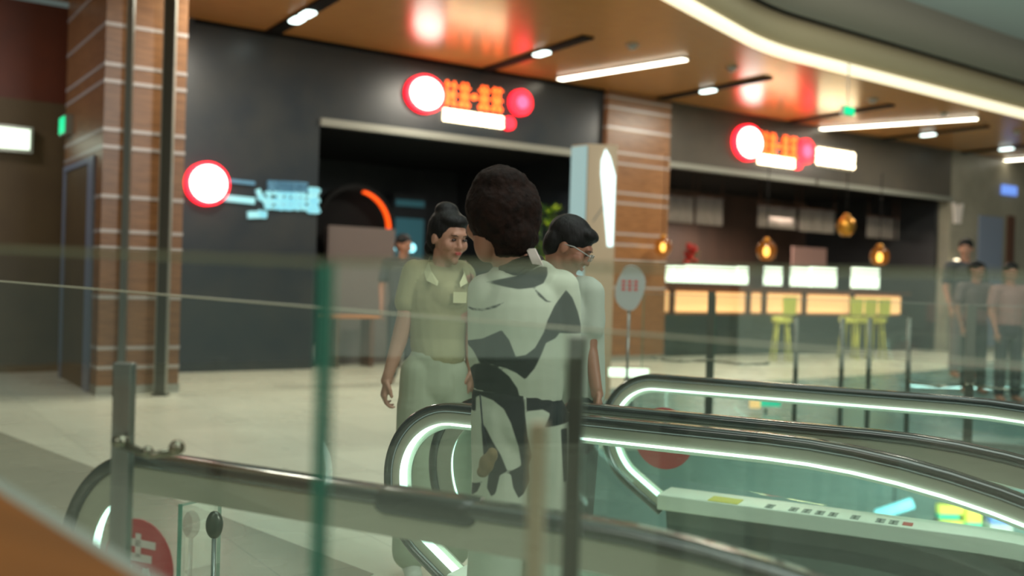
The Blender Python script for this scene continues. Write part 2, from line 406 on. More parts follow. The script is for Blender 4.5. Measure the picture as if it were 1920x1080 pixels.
# --- side passage left of the column
zbr = FA.c(50, 188, .6)[1]
mb = MB(); mb.box(FA, pa0-9, pa0+.3, .6, .75, zbr, ZC, 'brown_red'); mb.box(FA, pa0-9, pa0+.3, .6, .75, 0, zbr, 'olive_wall'); struct('wall_passage', mb)
c0, z0 = FA.a(186, 282, pa0-.0); c1, z1 = FA.a(112, 288, pa0)
FS = Frame(FA(pa0, 0, 0), -FA.ey)                     # side face of the column, along = toward the corridor front
# door on the side face
mb = MB()
cd0, zd = FA.a(181, 290, pa0); cd1, _ = FA.a(112, 290, pa0); zd = min(zd, 2.6)
def sidebox(b, cA, cB, zA, zB, out, m): b.box(FA, pa0-out, pa0-.001, cA, cB, zA, zB, m)
cd1 = min(cd1, -.1)
sidebox(mb, cd0, cd0+.14, 0, zd, .03, 'E_side'); sidebox(mb, cd1-.12, cd1, 0, zd, .03, 'guide'); sidebox(mb, cd0, cd1, zd, zd+.07, .03, 'guide')
M['side_lit'] = mat('blue_grey_jamb', (120, 130, 150), .35)
mb2 = MB()
sidebox(mb2, cd0, cd0+.3, 0, zd, .03, 'side_lit'); sidebox(mb2, cd1-.12, cd1, 0, zd, .03, 'side_lit'); sidebox(mb2, cd0, cd1, zd, zd+.07, .03, 'side_lit'); sidebox(mb2, cd0+.3, cd1-.12, 0, zd, .012, 'olive_wall')
struct('door_1', mb2)
ce, ze = FA.a(127, 240, pa0)
ce = min(ce, -.3)
b = MB(); b.box(FA, pa0-.09, pa0-.002, ce-.2, ce+.2, ze-.12, ze+.12, 'aluminium'); b.box(FA, pa0-.1, pa0-.09, ce-.17, ce+.17, ze-.10, ze+.10, 'E_green')
tag(b.build('exit_sign'), 'small green exit sign above the passage door beside the left column', 'exit sign')
# wall lamp at the far left edge
ap, zp = FA.c(-5, 256, .5)
b = MB(); b.box(FA, ap-.5, ap+.42, .48, .595, zp-.18, zp+.16, 'aluminium'); b.box(FA, ap-.45, ap+.38, .45, .48, zp-.14, zp+.12, 'E_case')
tag(b.build('wall_light_box'), 'glowing white wall light box at the far left', 'light box')

# --- slim floor-to-ceiling poles in front of the left column
for x, w, l in ((232, .035, 'slim steel pole standing nearer the left edge of the column'), (306, .055, 'thicker dark slim pole standing before the right half of the column')):
    p = onz(x-6, 742, 0); D = p.y
    t = thing('steel_pole', l, 'pole', p)
    b = MB(); fr = Frame(p, (1, 0)); b.box(fr, -w, w, -.03, .03, 0, ZC-.003, 'steel_dark' if w > .05 else 'steel'); b.build('shaft', t)
    b = MB()
    if w > .05:
        b.box(fr, -w-.012, -w, -.035, .03, 0.02, ZC-.004, 'aluminium'); b.box(fr, w, w+.012, -.035, .03, .02, ZC-.004, 'aluminium'); b.build('edge_trim', t)
    b = MB(); b.box(fr, -w-.03, w+.03, -.06, .06, 0, .02, 'steel_dark'); b.build('foot_plate', t)

# ================================================================== SIGNS
def strokes(b, a, z, w, h, m, c0=-.05, c1=-.02, seed=0, th=.14):
    r = random.Random(seed); t = th*min(w, h)
    for k in range(3): zz = z-h/2+h*(k+.5+r.uniform(-.15, .15))/3; b.bar(FA, (a-w*.46, zz), (a+w*.46, zz+r.uniform(-.03, .03)*h), t, c0, c1, m)
    for k in range(2): xx = a-w/2+w*(k+.5+r.uniform(-.2, .2))/2; b.bar(FA, (xx, z-h*.48), (xx, z+h*.48), t, c0, c1, m)
    b.bar(FA, (a-w*.4, z-h*.45), (a+w*.1, z+h*.1), t, c0, c1, m); b.bar(FA, (a+w*.4, z-h*.45), (a-w*.05, z+h*.05), t, c0, c1, m)
def shop_sign(xs, ys, label, extra=None):
    """xs: px of left disc, text from, text to, right disc; ys at those"""
    a0, z0_ = FA.c(xs[0], ys[0], -.05); a1, z1_ = FA.c(xs[1], ys[1], -.05); a2, z2_ = FA.c(xs[2], ys[2], -.05); a3, z3_ = FA.c(xs[3], ys[3], -.05)
    r = extra['r']; h = extra['h']
    t = thing('shop_sign', label, 'sign', FA((a0+a3)/2, -.05, z0_-.5))
    b = MB(); b.disc(FA, a0, -.10, -.001, z0_, r, 'E_red', sx=1.15); b.disc(FA, a0, -.12, -.10, z0_, r*.82, 'E_white', sx=1.15); b.build('lit_disc', t)
    n = 4; b = MB(); w = (a2-a1)/(n+.5)
    for i in range(n):
        u = (i+.5+(.5 if i > 1 else 0))/(n+.5); a = a1+(a2-a1)*u
        strokes(b, a, z1_+(z2_-z1_)*u, w*.9, h, 'E_orange', seed=i+7)
    b.disc(FA, (a1+a2)/2, -.05, -.001, (z1_+z2_)/2, .05, 'E_orange')
    b.build('orange_lettering', t)
    b = MB(); b.disc(FA, a3, -.10, -.001, z3_, r*.72, 'E_red'); b.disc(FA, a3, -.12, -.10, z3_, r*.36, 'E_pink'); b.build('red_disc', t)
    at0, zt0 = FA.c(*extra['t0'], -.05); at1, zt1 = FA.c(*extra['t1'], -.05)
    b = MB(); n = 9; ww = (at1-at0)/n; zt = (zt0+zt1)/2
    for i in range(n): strokes(b, at0+ww*(i+.5), zt, ww*.92, extra['th'], 'E_cream', seed=40+i, th=.3)
    b.build('white_subtitle', t)
    b = MB(); b.disc(FA, at1+.1, -.08, -.001, zt, extra['th']*.55, 'E_red'); b.build('red_dot', t)
    return t
shop_sign((797, 834, 945, 976), (177, 174, 190, 193), 'lit sign with white disc and orange lettering above the dark slate shopfront',
          dict(r=.30, h=.42, t0=(832, 217), t1=(945, 228), th=.2))
s2 = shop_sign((1402, 1425, 1497, 1509), (268, 268, 280, 284), 'smaller looking lit sign with disc and orange lettering above the counter restaurant',
          dict(r=.36, h=.5, t0=(1422, 299), t1=(1490, 306), th=.2))
a0, z0 = FA.c(1530, 294, -.05); a1, z1 = FA.c(1603, 300, -.05)
t = thing('shop_name_sign', 'cream glowing lettering right of the disc sign on the taupe header', 'sign', FA((a0+a1)/2, -.05, z0-.2))
b = MB(); b.box(FA, a0, a1, -.03, -.001, (z0+z1)/2-.22, (z0+z1)/2+.22, 'fascia'); b.build('backing', t)
b = MB()
for i in range(4): strokes(b, a0+(a1-a0)*(i+.5)/4, (z0+z1)/2, (a1-a0)/4*.92, .36, 'E_cream', -.06, -.03, seed=60+i, th=.28)
b.build('cream_lettering', t)
# left cyan sign with round lamp
a0, z0 = FA.c(388, 345, -.05)
t = thing('round_wall_sign', 'round white glowing sign with red rim on the slate wall left of the entrance', 'sign', FA(a0, -.05, z0-.35))
b = MB(); b.disc(FA, a0, -.13, -.001, z0, .30, 'E_red'); b.build('red_rim', t)
b = MB(); b.disc(FA, a0, -.15, -.13, z0, .25, 'E_white'); b.build('lit_face', t)
t = thing('wall_lettering', 'pale cyan glowing lettering on the slate wall beside the round sign', 'sign', FA(a0+1, -.05, z0-.35))
def fpx(x, y): return FA.c(x, y, -.04)
b = MB()
def stroke_px(b, x0, y0, x1, y1, wd, m): b.bar(FA, fpx(x0, y0), fpx(x1, y1), wd, -.05, -.001, m)
stroke_px(b, 420, 371, 478, 377, .09, 'E_cyan'); stroke_px(b, 484, 355, 490, 375, .07, 'E_cyan'); stroke_px(b, 488, 366, 503, 384, .07, 'E_cyan')
stroke_px(b, 465, 403, 500, 402, .1, 'E_cyan'); stroke_px(b, 485, 398, 500, 405, .08, 'E_cyan'); b.build('brush_strokes', t)
b = MB(); stroke_px(b, 432, 339, 478, 344, .05, 'E_cyan2')
for i in range(5):
    a, z = fpx(515+i*12.5, 349+i*.6); strokes(b, a, z, .22, .16, 'E_cyan2', -.05, -.001, seed=80+i, th=.2)
b.build('dim_lettering', t)
b = MB()
for i in range(4):
    a, z = fpx(515+i*16, 376+i*.4); strokes(b, a, z, .31, .28, 'E_cyan', -.05, -.001, seed=90+i, th=.14)
a, z = fpx(589, 376); strokes(b, a, z, .2, .4, 'E_cyan', -.05, -.001, seed=97, th=.3)
b.build('bright_lettering', t)

# ================================================================== CEILING FITTINGS
def ceil_pt(x, y): return onz(x, y, ZC)
TR = [((512, 60), (624, -6), [.45, .62], 'black slot in the wooden ceiling nearest the camera'),
      ((905, 132), (1103, 68), [.6], 'black slot in the ceiling over the disc sign'),
      ((1228, 186), (1440, 145), [.5], 'black slot in the ceiling above the middle column'),
      ((1462, 232), (1670, 196), [], 'black slot in the ceiling over the restaurant sign'),
      ((1640, 262), (1850, 236), [.5], 'black slot right of the long linear light'),
      ((1785, 288), (1960, 268), [.6], 'last black slot toward the far right')]
for p, q, sp, l in TR:
    A, B = ceil_pt(*p), ceil_pt(*q); d = B-A; L_ = d.length; fr = Frame(A, d)
    t = thing('ceiling_light_slot', l, 'ceiling light', A+d/2)
    b = MB(); b.box(fr, 0, L_, -.1, .1, -.035, -.001, 'black'); b.build('channel', t)
    for u in sp:
        b = MB(); b.box(fr, L_*u-.17, L_*u+.17, -.075, .075, -.055, -.035, 'E_spot', bev=.04); b.build('spot_lens', t)
LN = [((1050, 146), (1284, 108), 'long white linear light in the ceiling before the middle column'),
      ((1520, 241), (1831, 220), 'long white linear light above the restaurant sign'),
      ((1884, 299), (1990, 291), 'short white linear light at the right edge')]
for p, q, l in LN:
    A, B = ceil_pt(*p), ceil_pt(*q); d = B-A; L_ = d.length; fr = Frame(A, d)
    t = thing('linear_light', l, 'ceiling light', A+d/2)
    b = MB(); b.box(fr, -.02, L_+.02, -.085, .085, -.03, -.001, 'aluminium'); b.build('housing', t)
    b = MB(); b.box(fr, 0, L_, -.07, .07, -.045, -.03, 'E_warm'); b.build('diffuser', t)
for i, (x, y) in enumerate(((1185, 84), (1372, 126), (1635, 186), (1767, 212), (1905, 246))):
    p = ceil_pt(x, y)
    wh = ['between the two nearer slots', 'by the cove corner', 'above the green exit sign', 'over the long linear light', 'nearest the right edge'][i]
    t = thing('smoke_detector', 'small round ceiling detector '+wh, 'detector', p-Vector((0, 0, .08)))
    b = MB(); b.lathe(p-Vector((0, 0, .03)), [(.085, 0), (.09, .015), (.09, .029)], 'aluminium'); b.build('base', t)
    b = MB(); b.lathe(p-Vector((0, 0, .075)), [(.02, 0), (.05, .01), (.065, .044)], 'bag'); b.build('sensor_head', t)
p = un(1588, 209, 15)
t = thing('hanging_exit_sign', 'small green lit exit sign hanging under the wooden ceiling', 'exit sign', p-Vector((0, 0, .1)))
fr = Frame(p, FA.ex)
b = MB(); b.box(fr, -.13, .13, -.03, .03, -.07, .07, 'aluminium'); b.build('case', t)
b = MB(); b.box(fr, -.12, .12, -.036, -.03, -.06, .06, 'E_green'); b.build('lit_face', t)
b = MB(); b.tube([fr(0, 0, .07), fr(0, 0, ZC-p.z)], .008, 'steel'); b.build('hanger', t)

# ================================================================== SHOP ONE INTERIOR
CG = .9
am_, zm_ = FA.c(669, 427, CG); rm = (FA.c(738, 404, CG)[0]-FA.c(600, 404, CG)[0])/2
t = thing('moon_gate', 'black round moon gate with an orange lit right rim inside the slate shop', 'gate', FA(am_, CG, 0))
b = MB()
n = 48; r_o = rm+.02
b.disc(FA, am_, CG, CG+.16, zm_, rm+.05, 'black', ri=rm-.02); b.build('rim', t)
b = MB(); b.disc(FA, am_, CG+.3, CG+.34, zm_, rm+.04, 'black'); b.build('dark_back', t)
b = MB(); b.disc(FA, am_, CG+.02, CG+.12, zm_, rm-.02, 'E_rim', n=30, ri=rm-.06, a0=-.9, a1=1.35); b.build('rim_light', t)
# legs so that it stands
b = MB(); b.box(FA, am_-.5, am_+.5, CG+.02, CG+.3, 0, max(.1, zm_-rm+.05), 'black'); b.build('stand', t)
a0 = FA.c(612, 430, .7)[0]; a1, z1 = FA.c(737, 430, .7)
b = MB(); b.box(FA, a0, a1, .62, .74, 0, z1, 'taupe'); tag(b.build('low_screen'), 'taupe low screen standing before the lower half of the moon gate', 'screen')
# bench, chair, side cabinet with cyan screens
ab0, zb = FA.c(612, 594, -.5); ab1, _ = FA.c(722, 594, -.5); zb = max(zb, .45)
t = thing('bench', 'honey coloured wooden bench along the front of the low screen', 'bench', FA((ab0+ab1)/2, .2, 0))
b = MB(); b.box(FA, ab0+.3, ab1+.2, .05, .45, zb-.05, zb, 'bench'); b.build('seat', t, bevel=.008)
for u in (ab0+.4, ab1+.05): b = MB(); b.box(FA, u, u+.07, .08, .42, 0, zb-.05, 'chairwood'); b.build('leg', t)
ac, zc = FA.c(716, 560, 0)
ac = ac+.05
t = thing('chair', 'dark wooden chair beside the bench in the slate shop', 'chair', FA(ac+.3, .3, 0))
ca = ac+.42
b = MB(); b.box(FA, ca-.2, ca+.2, -.45, -.05, .43, .47, 'chairwood'); b.build('seat', t, bevel=.008)
b = MB(); b.box(FA, ca-.2, ca+.2, -.09, -.05, .62, .95, 'chairwood'); b.build('backrest', t, bevel=.01)
for dx in (-.18, .15):
    for cc, zt in ((-.43, .43), (-.08, .95)):
        b = MB(); b.box(FA, ca+dx, ca+dx+.035, cc, cc+.035, 0, zt-.001 if zt < .5 else zt, 'chairwood'); b.build('leg', t)
t = thing('display_cabinet', 'dark cabinet with dim cyan lit glass behind the bystander', 'cabinet', FA(FA.c(775, 400, 4.4)[0], 4.4, 0))
a0, z0 = FA.c(742, 380, 4.4); a1, z1 = FA.c(800, 480, 4.4)
b = MB(); b.box(FA, a0, a1, 4.5, 4.95, 0, z0+.2, 'dark'); b.build('body', t)
M['E_dimcy'] = emis('dim_cyan_glass', (60, 110, 120), .22)
b = MB(); b.box(FA, a0+.05, a1-.05, 4.47, 4.5, z0-.05, z0+.08, 'E_dimcy'); b.build('light_strip', t)
b = MB(); b.box(FA, a0+.05, a1-.05, 4.47, 4.5, 1.2, z0-.3, 'E_dimcy'); b.build('glass_front', t)
for i, (x, y) in enumerate(((745, 461), (771, 465))):
    p = un(x, y, 17.5); b = MB(); b.ell(p, .08, 'E_tube'); b.tube([p, Vector((p.x, p.y, p.z-.3))], .01, 'steel');  # glowing balls in place of the teal reflections
    tag(b.build('cyan_glint'), 'small glowing ball for a cyan reflection '+('left' if i == 0 else 'right')+' of the bystander in the slate shop', 'lamp')

# ================================================================== SHOP TWO INTERIOR
# noren cloth panels
NO = [(1248, 1302, 365, 415), (1306, 1357, 368, 420), (1422, 1495, 384, 425), (1500, 1567, 390, 433), (1626, 1678, 405, 445), (1682, 1737, 410, 449)]
for i, (x0, x1, y0, y1) in enumerate(NO):
    cN = 1.3; a0, z0 = FA.c(x0, y0, cN); a1, _ = FA.c(x1, y0, cN); _, z1 = FA.c(x0, y1, cN)
    wh = ['beside the middle column', 'above the red flowers', 'above the left lantern', 'left of the brass lantern', 'right of the brass lantern', 'farthest right in the restaurant'][i]
    t = thing('hanging_cloth', 'grey cloth panel hanging in the restaurant, '+wh, 'curtain', FA((a0+a1)/2, cN, z1), 'grey cloth panels over the counter')
    b = MB(); n = 14; P = []
    for k in range(n+1):
        a = a0+(a1-a0)*k/n; c = cN+.02*math.sin(k*1.4)
        P += [FA(a, c, z0), FA(a, c, z1), FA(a, c+.012, z1), FA(a, c+.012, z0)]
    fs = []
    for k in range(n):
        for j in range(4): fs.append((k*4+j, k*4+(j+1) % 4, (k+1)*4+(j+1) % 4, (k+1)*4+j))
    fs += [(3, 2, 1, 0), tuple(n*4+j for j in range(4))]
    b.add(P, fs, 'noren', True); b.build('cloth', t)
    b = MB(); b.tube([FA(a0-.03, cN, z0+.01), FA(a1+.03, cN, z0+.01)], .02, 'chairwood', 8)
    for a in (a0+.05, a1-.05): b.tube([FA(a, cN, z0), FA(a, cN, zO2+.12)], .008, 'chairwood', 6)
    b.build('rod', t)
def lantern(x, y, lit, label, D=19.0, r=.19):
    p = un(x, y, D)
    t = thing('pendant_lantern', label, 'lantern', p-Vector((0, 0, r)))
    b = MB(); b.lathe(p, [(r*.45, -r*1.05), (r*.85, -r*.6), (r, 0), (r*.85, r*.6), (r*.4, r*1.0)], 'amber_glass' if lit else 'brass'); b.build('globe', t)
    b = MB(); b.lathe(p, [(r*.4, r*1.0), (r*.42, r*1.1), (r*.15, r*1.35)], 'brass'); b.build('cap', t)
    if lit: b = MB(); b.ell(p-Vector((0, 0, r*.1)), (r*.3, r*.3, r*.5), 'E_bulb'); b.build('bulb', t)
    b = MB(); b.tube([p+Vector((0, 0, r*1.3)), Vector((p.x, p.y, zO2+.12))], .01, 'black', 6); b.build('cord', t)
lantern(1437, 470, True, 'amber glass lantern glowing at the left of the restaurant')
lantern(1649, 481, True, 'amber glass lantern glowing at the right of the restaurant', 19.8)
lantern(1586, 424, False, 'unlit brass lantern hanging between the cloth panels', 19.8)
lantern(1243, 462, True, 'amber lantern peeking out behind the middle column', 18.0, .16)
for x0, x1, y0, y1, wh in ((1487, 1550, 462, 505, 'between the two lanterns'), (1690, 1746, 471, 508, 'at the right end')):
    a0, z0 = FA.c(x0, y0, 1.8); a1, _ = FA.c(x1, y0, 1.8)
    t = thing('menu_board', 'dusty pink menu board standing behind the restaurant counter '+wh, 'board', FA((a0+a1)/2, 1.8, 0))
    b = MB(); b.box(FA, a0, a1, 1.8, 1.84, .9, z0, 'pinkish'); b.build('panel', t)
    b = MB(); b.box(FA, a0+.1, a0+.16, 1.84, 1.9, 0, z0-.1, 'chairwood'); b.box(FA, a1-.16, a1-.1, 1.84, 1.9, 0, z0-.1, 'chairwood'); b.build('support', t)
# dark uprights behind
for x in (1320, 1395, 1480, 1580, 1665):
    a = FA.c(x, 450, 3.6)[0]
# counter
cC = .5
a0 = FA.c(1150, 560, cC)[0]; a1 = FA.c(1705, 560, cC)[0]; a0 = aQ+.15
z_a = FA.c(1400, 590, cC)[1]; z_b = FA.c(1400, 545, cC)[1]; z_c = FA.c(1400, 531, cC)[1]
t = thing('service_counter', 'long restaurant counter with a warm glowing shelf along its front', 'counter', FA((a0+a1)/2, .9, 0))
b = MB(); b.box(FA, a0, a1, cC, 1.3, 0, z_a, 'skirt'); b.build('base', t)
b = MB(); b.box(FA, a0, a1, cC+.25, 1.3, z_a, z_b, 'bench'); b.build('body', t)
b = MB(); b.box(FA, a0+.05, a1-.05, cC+.2, cC+.25, z_a+.04, z_b-.05, 'E_shelf'); b.build('glowing_shelf', t)
b = MB(); b.box(FA, a0, a1, cC-.05, 1.7, z_b, z_b+.05, 'chairwood'); b.build('countertop', t)
for i, x in enumerate((1262, 1405, 1435, 1510, 1600)):
    a = FA.c(x, 560, cC)[0]; b = MB(); b.box(FA, a-.06, a+.06, cC, cC+.06, z_a-.001, z_b, 'chairwood'); b.build('divider', t)
CA = [(1238, 1262), (1264, 1286), (1290, 1382), (1384, 1404), (1440, 1468), (1490, 1518), (1522, 1570), (1604, 1650)]
wh = ['at the left end of the counter', 'second from the left end of the counter', 'the widest on the counter', 'right of the widest one', 'under the left lantern', 'left of the pair by the pink board', 'right of the pair by the pink board', 'under the right lantern']
for i, (x0, x1) in enumerate(CA):
    a0_, _ = FA.c(x0, 515, cC+.2); a1_, _ = FA.c(x1, 515, cC+.2); a0_ = max(a0_, aQ+.16+.01*i) if i < 2 else a0_
    if a1_-a0_ < .1: a1_ = a0_+.2
    zt = FA.c((x0+x1)/2, 499 + (x0-1240)*.012, cC+.2)[1]; zb_ = z_b+.055
    t = thing('lit_display_case', 'glowing white display case, '+wh[i], 'display case', FA((a0_+a1_)/2, .9, zb_), 'display cases on the restaurant counter')
    b = MB(); b.box(FA, a0_, a1_, cC+.2, cC+.34, zb_, zb_+.08, 'chairwood'); b.build('base', t)
    b = MB(); b.box(FA, a0_, a1_, cC+.2, cC+.34, zt, zt+.015, 'aluminium'); b.build('lid', t)
    b = MB(); b.box(FA, a0_+.01, a1_-.01, cC+.21, cC+.33, zb_+.08, zt, 'E_case'); b.build('lit_panel', t)
# yellow stools
for i, x in enumerate((1466, 1592, 1618, 1644)):
    p = FA.c(x, 600, -.9); o = FA(p[0], -.9, 0)
    t = thing('bar_stool', 'yellow bar stool before the counter, '+['apart under the left lantern', 'left one of the three together', 'middle one of the three together', 'right one of the three together'][i], 'stool', o, 'yellow stools before the restaurant counter')
    b = MB(); b.lathe(o+Vector((0, 0, .74)), [(.17, 0), (.2, .03), (.2, .09), (.16, .12)], 'yellow_seat'); b.build('seat', t)
    b = MB(); b.slab(Frame(o, FA.ex), [(-.17, .9), (.17, .9), (.19, 1.25), (-.19, 1.25)], -.2, -.16, 'yellow_seat'); b.build('backrest', t)
    for k in range(4):
        an = PI/4+k*PI/2; b = MB(); b.tube([o+Vector((.13*math.cos(an), .13*math.sin(an), .75)), o+Vector((.22*math.cos(an), .22*math.sin(an), 0.0))], .018, 'yellow_seat', 6); b.build('leg', t)
# flowers
def leafy(b, o, h, n, r, m, seed, m2=None):
    R = random.Random(seed)
    for i in range(n):
        an = R.uniform(0, 2*PI); zz = R.uniform(.25, 1)*h; rr = r*R.uniform(.2, 1)*(1.2-zz/h*.5)
        c = o+Vector((rr*math.cos(an), rr*math.sin(an), zz)); L_ = r*R.uniform(.35, .6); d = Vector((math.cos(an), math.sin(an), R.uniform(-.2, .9))).normalized(); s = d.cross(Vector((0, 0, 1))).normalized()*L_*.28
        b.add([c-d*L_*.5, c+s, c+d*L_, c-s], [(0, 1, 2), (0, 2, 3)], m if (not m2 or R.random() < .6) else m2, True)
o = FA(FA.c(1298, 500, 1.35)[0], 1.35, z_b+.055)
t = thing('flower_vase', 'red flowers with yellow green leaves on the restaurant counter', 'flowers', o)
b = MB(); b.lathe(o, [(.06, 0), (.1, .1), (.06, .22), (.08, .25)], 'pot'); b.build('vase', t)
b = MB()
R = random.Random(5)
for i in range(16):
    p = o+Vector((R.uniform(-.14, .08), R.uniform(-.1, .1), R.uniform(.35, .85))); b.ell(p, R.uniform(.04, .08), 'flower', nu=10, nv=6)
    b.tube([o+Vector((0, 0, .2)), p], .006, 'leaf_d', 5)
b.build('blossoms', t)
b = MB(); leafy(b, o+Vector((.05, 0, .2)), .5, 30, .22, 'leaf', 3, 'leaf_d'); b.build('leaves', t)
# yellow-green potted plant before the slate shop
p = FA(FA.c(1028, 430, -1.0)[0], -1.0, 0)
t = thing('potted_plant', 'tall potted plant with yellow green leaves between the two men', 'plant', p)
b = MB(); b.lathe(p, [(.16, 0), (.2, .4), (.22, .42), (.22, .5), (.18, .5)], 'pot'); b.build('pot', t)
b = MB(); ztop = FA.c(1028, 385, -1.0)[1]
for k in range(5): b.tube([p+Vector((.03*k-.06, 0, .45)), p+Vector((.1*k-.22, .03*k, ztop*.72)), p+Vector((.12*k-.24, .05*k, ztop-.15*(k % 3)))], [.02, .015, .006], 'leaf_d', 6)
b.build('stem', t)
b = MB(); leafy(b, p+Vector((0, 0, ztop*.45)), ztop*.55, 150, .26, 'leaf', 8, 'leaf_d'); b.build('leaves', t)
# totem
DT = 11.8
f0 = un(1097, 500, DT); f1 = un(1151, 500, DT+.05); fr = Frame(Vector((f0.x, f0.y, 0)), (f1-f0)); wT = (f1-f0).length
ztT = un(1110, 270, DT).z
t = thing('totem_sign', 'tall cream sign totem with a glowing angular panel before the middle column', 'sign', fr(wT/2, .1, 0))
b = MB(); M['cream'] = mat('cream_laminate', (176, 152, 122), .5)
b.prism(fr, [(0, 0), (wT, 0), (wT-.02, .22), (-.16, .22)], 0, ztT, 'cream'); b.build('body', t)
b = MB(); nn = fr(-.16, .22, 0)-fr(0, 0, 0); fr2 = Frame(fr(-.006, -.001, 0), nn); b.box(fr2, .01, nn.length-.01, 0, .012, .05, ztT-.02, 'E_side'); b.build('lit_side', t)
def tz(x, y):
    q = fr.inv(un(x, y, DT)); return q[0], q[2]
b = MB(); b.slab(fr, [tz(1150, 462), tz(1140, 462), tz(1127, 325), tz(1128, 300), tz(1136, 279), tz(1145, 295), tz(1155, 330)], -.02, -.001, 'E_panel'); b.build('glowing_panel', t)
b = MB(); b.bar(fr, tz(1112, 415), tz(1134, 385), .012, -.006, -.001, 'grey_mark'); b.build('crease_line', t)
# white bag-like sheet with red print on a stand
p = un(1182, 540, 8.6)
t = thing('pale_cutout', 'pale rounded cutout with faint red print right of the totem', 'cutout', Vector((p.x, p.y, 0)))
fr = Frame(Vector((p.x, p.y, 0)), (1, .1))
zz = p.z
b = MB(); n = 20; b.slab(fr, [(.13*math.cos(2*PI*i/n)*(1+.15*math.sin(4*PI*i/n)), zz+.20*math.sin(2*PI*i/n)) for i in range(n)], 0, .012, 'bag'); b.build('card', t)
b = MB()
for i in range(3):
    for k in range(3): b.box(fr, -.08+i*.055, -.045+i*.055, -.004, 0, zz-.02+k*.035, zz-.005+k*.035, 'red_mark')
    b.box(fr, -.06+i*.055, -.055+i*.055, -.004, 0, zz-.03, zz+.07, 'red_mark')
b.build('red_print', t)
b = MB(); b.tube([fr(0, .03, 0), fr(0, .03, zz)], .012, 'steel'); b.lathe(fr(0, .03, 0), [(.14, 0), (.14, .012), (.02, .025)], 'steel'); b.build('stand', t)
# right wall features
for x, y, w in ((1893, 357, .35),):
    a, z = FA.c(x, y, -.05); b = MB(); b.box(FA, a-w, a+w, -.06, -.001, z-.12, z+.12, 'E_blue', bev=.02); tag(b.build('blue_wall_light'), 'soft blue glowing wall light at the right end of the header', 'light')
a, z = FA.c(1797, 400, -.06)
t = thing('wall_emblem', 'pale wall emblem right of the restaurant opening', 'emblem', FA(a, -.06, z-.3))
b = MB(); b.slab(FA, [(a-.22, z+.25), (a-.08, z+.22), (a, z+.05), (a+.08, z+.22), (a+.22, z+.25), (a+.14, z-.05), (a+.12, z-.25), (a-.12, z-.25), (a-.14, z-.05)], -.06, -.001, 'white_mark'); b.build('plaque', t)
for x0, x1 in ((1838, 1880), (1898, 1912)):
    pass
mb = MB(); a0, _ = FA.c(1835, 450, -.03); a1, _ = FA.c(1880, 450, -.03); mb.box(FA, a0, a1, -.03, -.001, .1, FA.c(1850, 405, -.03)[1], 'side_lit'); struct('trim_7', mb)
mb = MB(); a0, _ = FA.c(1890, 450, -.05); a1, _ = FA.c(1902, 450, -.05); mb.box(FA, a0, a1, -.05, -.001, .1, FA.c(1895, 405, -.03)[1], 'chairwood'); struct('trim_8', mb)
a, z = FA.c(1797, 493, -.2)
b = MB(); b.ell(FA(a, -.15, z), .09, 'E_cream'); b.tube([FA(a, -.15, z), FA(a, 0, z+.05)], .015, 'steel')
tag(b.build('globe_wall_light'), 'small bright globe light on the stone wall under the emblem', 'light')

# ================================================================== ESCALATORS
SB = 1.5; RB = 2.7; LINC = 4.6
def rail_path(off, start=0.0):
    """centre line offset inward by off from the handrail top; s,z and outward normal"""
    R = .30; P = []
    # lower return
    def ellp(an):
        be = .36 if math.sin(an) < 0 else R
        nx, nz = math.cos(an)/R, math.sin(an)/be; l = math.hypot(nx, nz); nx /= l; nz /= l
        return R+R*math.cos(an)-nx*off, .62+be*math.sin(an)-nz*off, nx, nz
    e0 = ellp(-PI*.667)
    for d in (.24, .12): P.append((e0[0]-e0[3]*d, e0[1]+e0[2]*d, e0[2], e0[3]))
    for i in range(0, 29): P.append(ellp(-PI*.667-PI*.833*i/28))
    for s in (.5, .8, 1.1, 1.3, SB): P.append((s, .92-off, 0, 1))
    for i in range(1, 11):
        th = math.radians(30)*i/10; P.append((SB+(RB-off)*math.sin(th), .92-RB+(RB-off)*math.cos(th), math.sin(th), math.cos(th)))
    th = math.radians(30); s, z = P[-1][0], P[-1][1]
    for k in (1, 2): P.append((s+LINC/2*k*math.cos(th), z-LINC/2*k*math.sin(th), math.sin(th), math.cos(th)))
    return [(p[0]+start, p[1], p[2], p[3]) for p in P]
def pathw(off, t, start):
    P = rail_path(off, start); pts = [ES(p[0], t, p[1]) for p in P]; nn = [ES.ex*p[2]+UP*p[3] for p in P]; return pts, nn
SIDE = ES.ey.copy()
def base_line(h, start):     # lower edge following the ride
    out = [(.26+start, h), (SB+start, h)]
    for i in range(1, 9):
        th = math.radians(30)*i/8; out.append((SB+start+(RB-.6)*math.sin(th), h-(RB-.6)*(1-math.cos(th))))
    th = math.radians(30); s, z = out[-1]; out.append((s+LINC*math.cos(th), z-LINC*math.sin(th))); return out
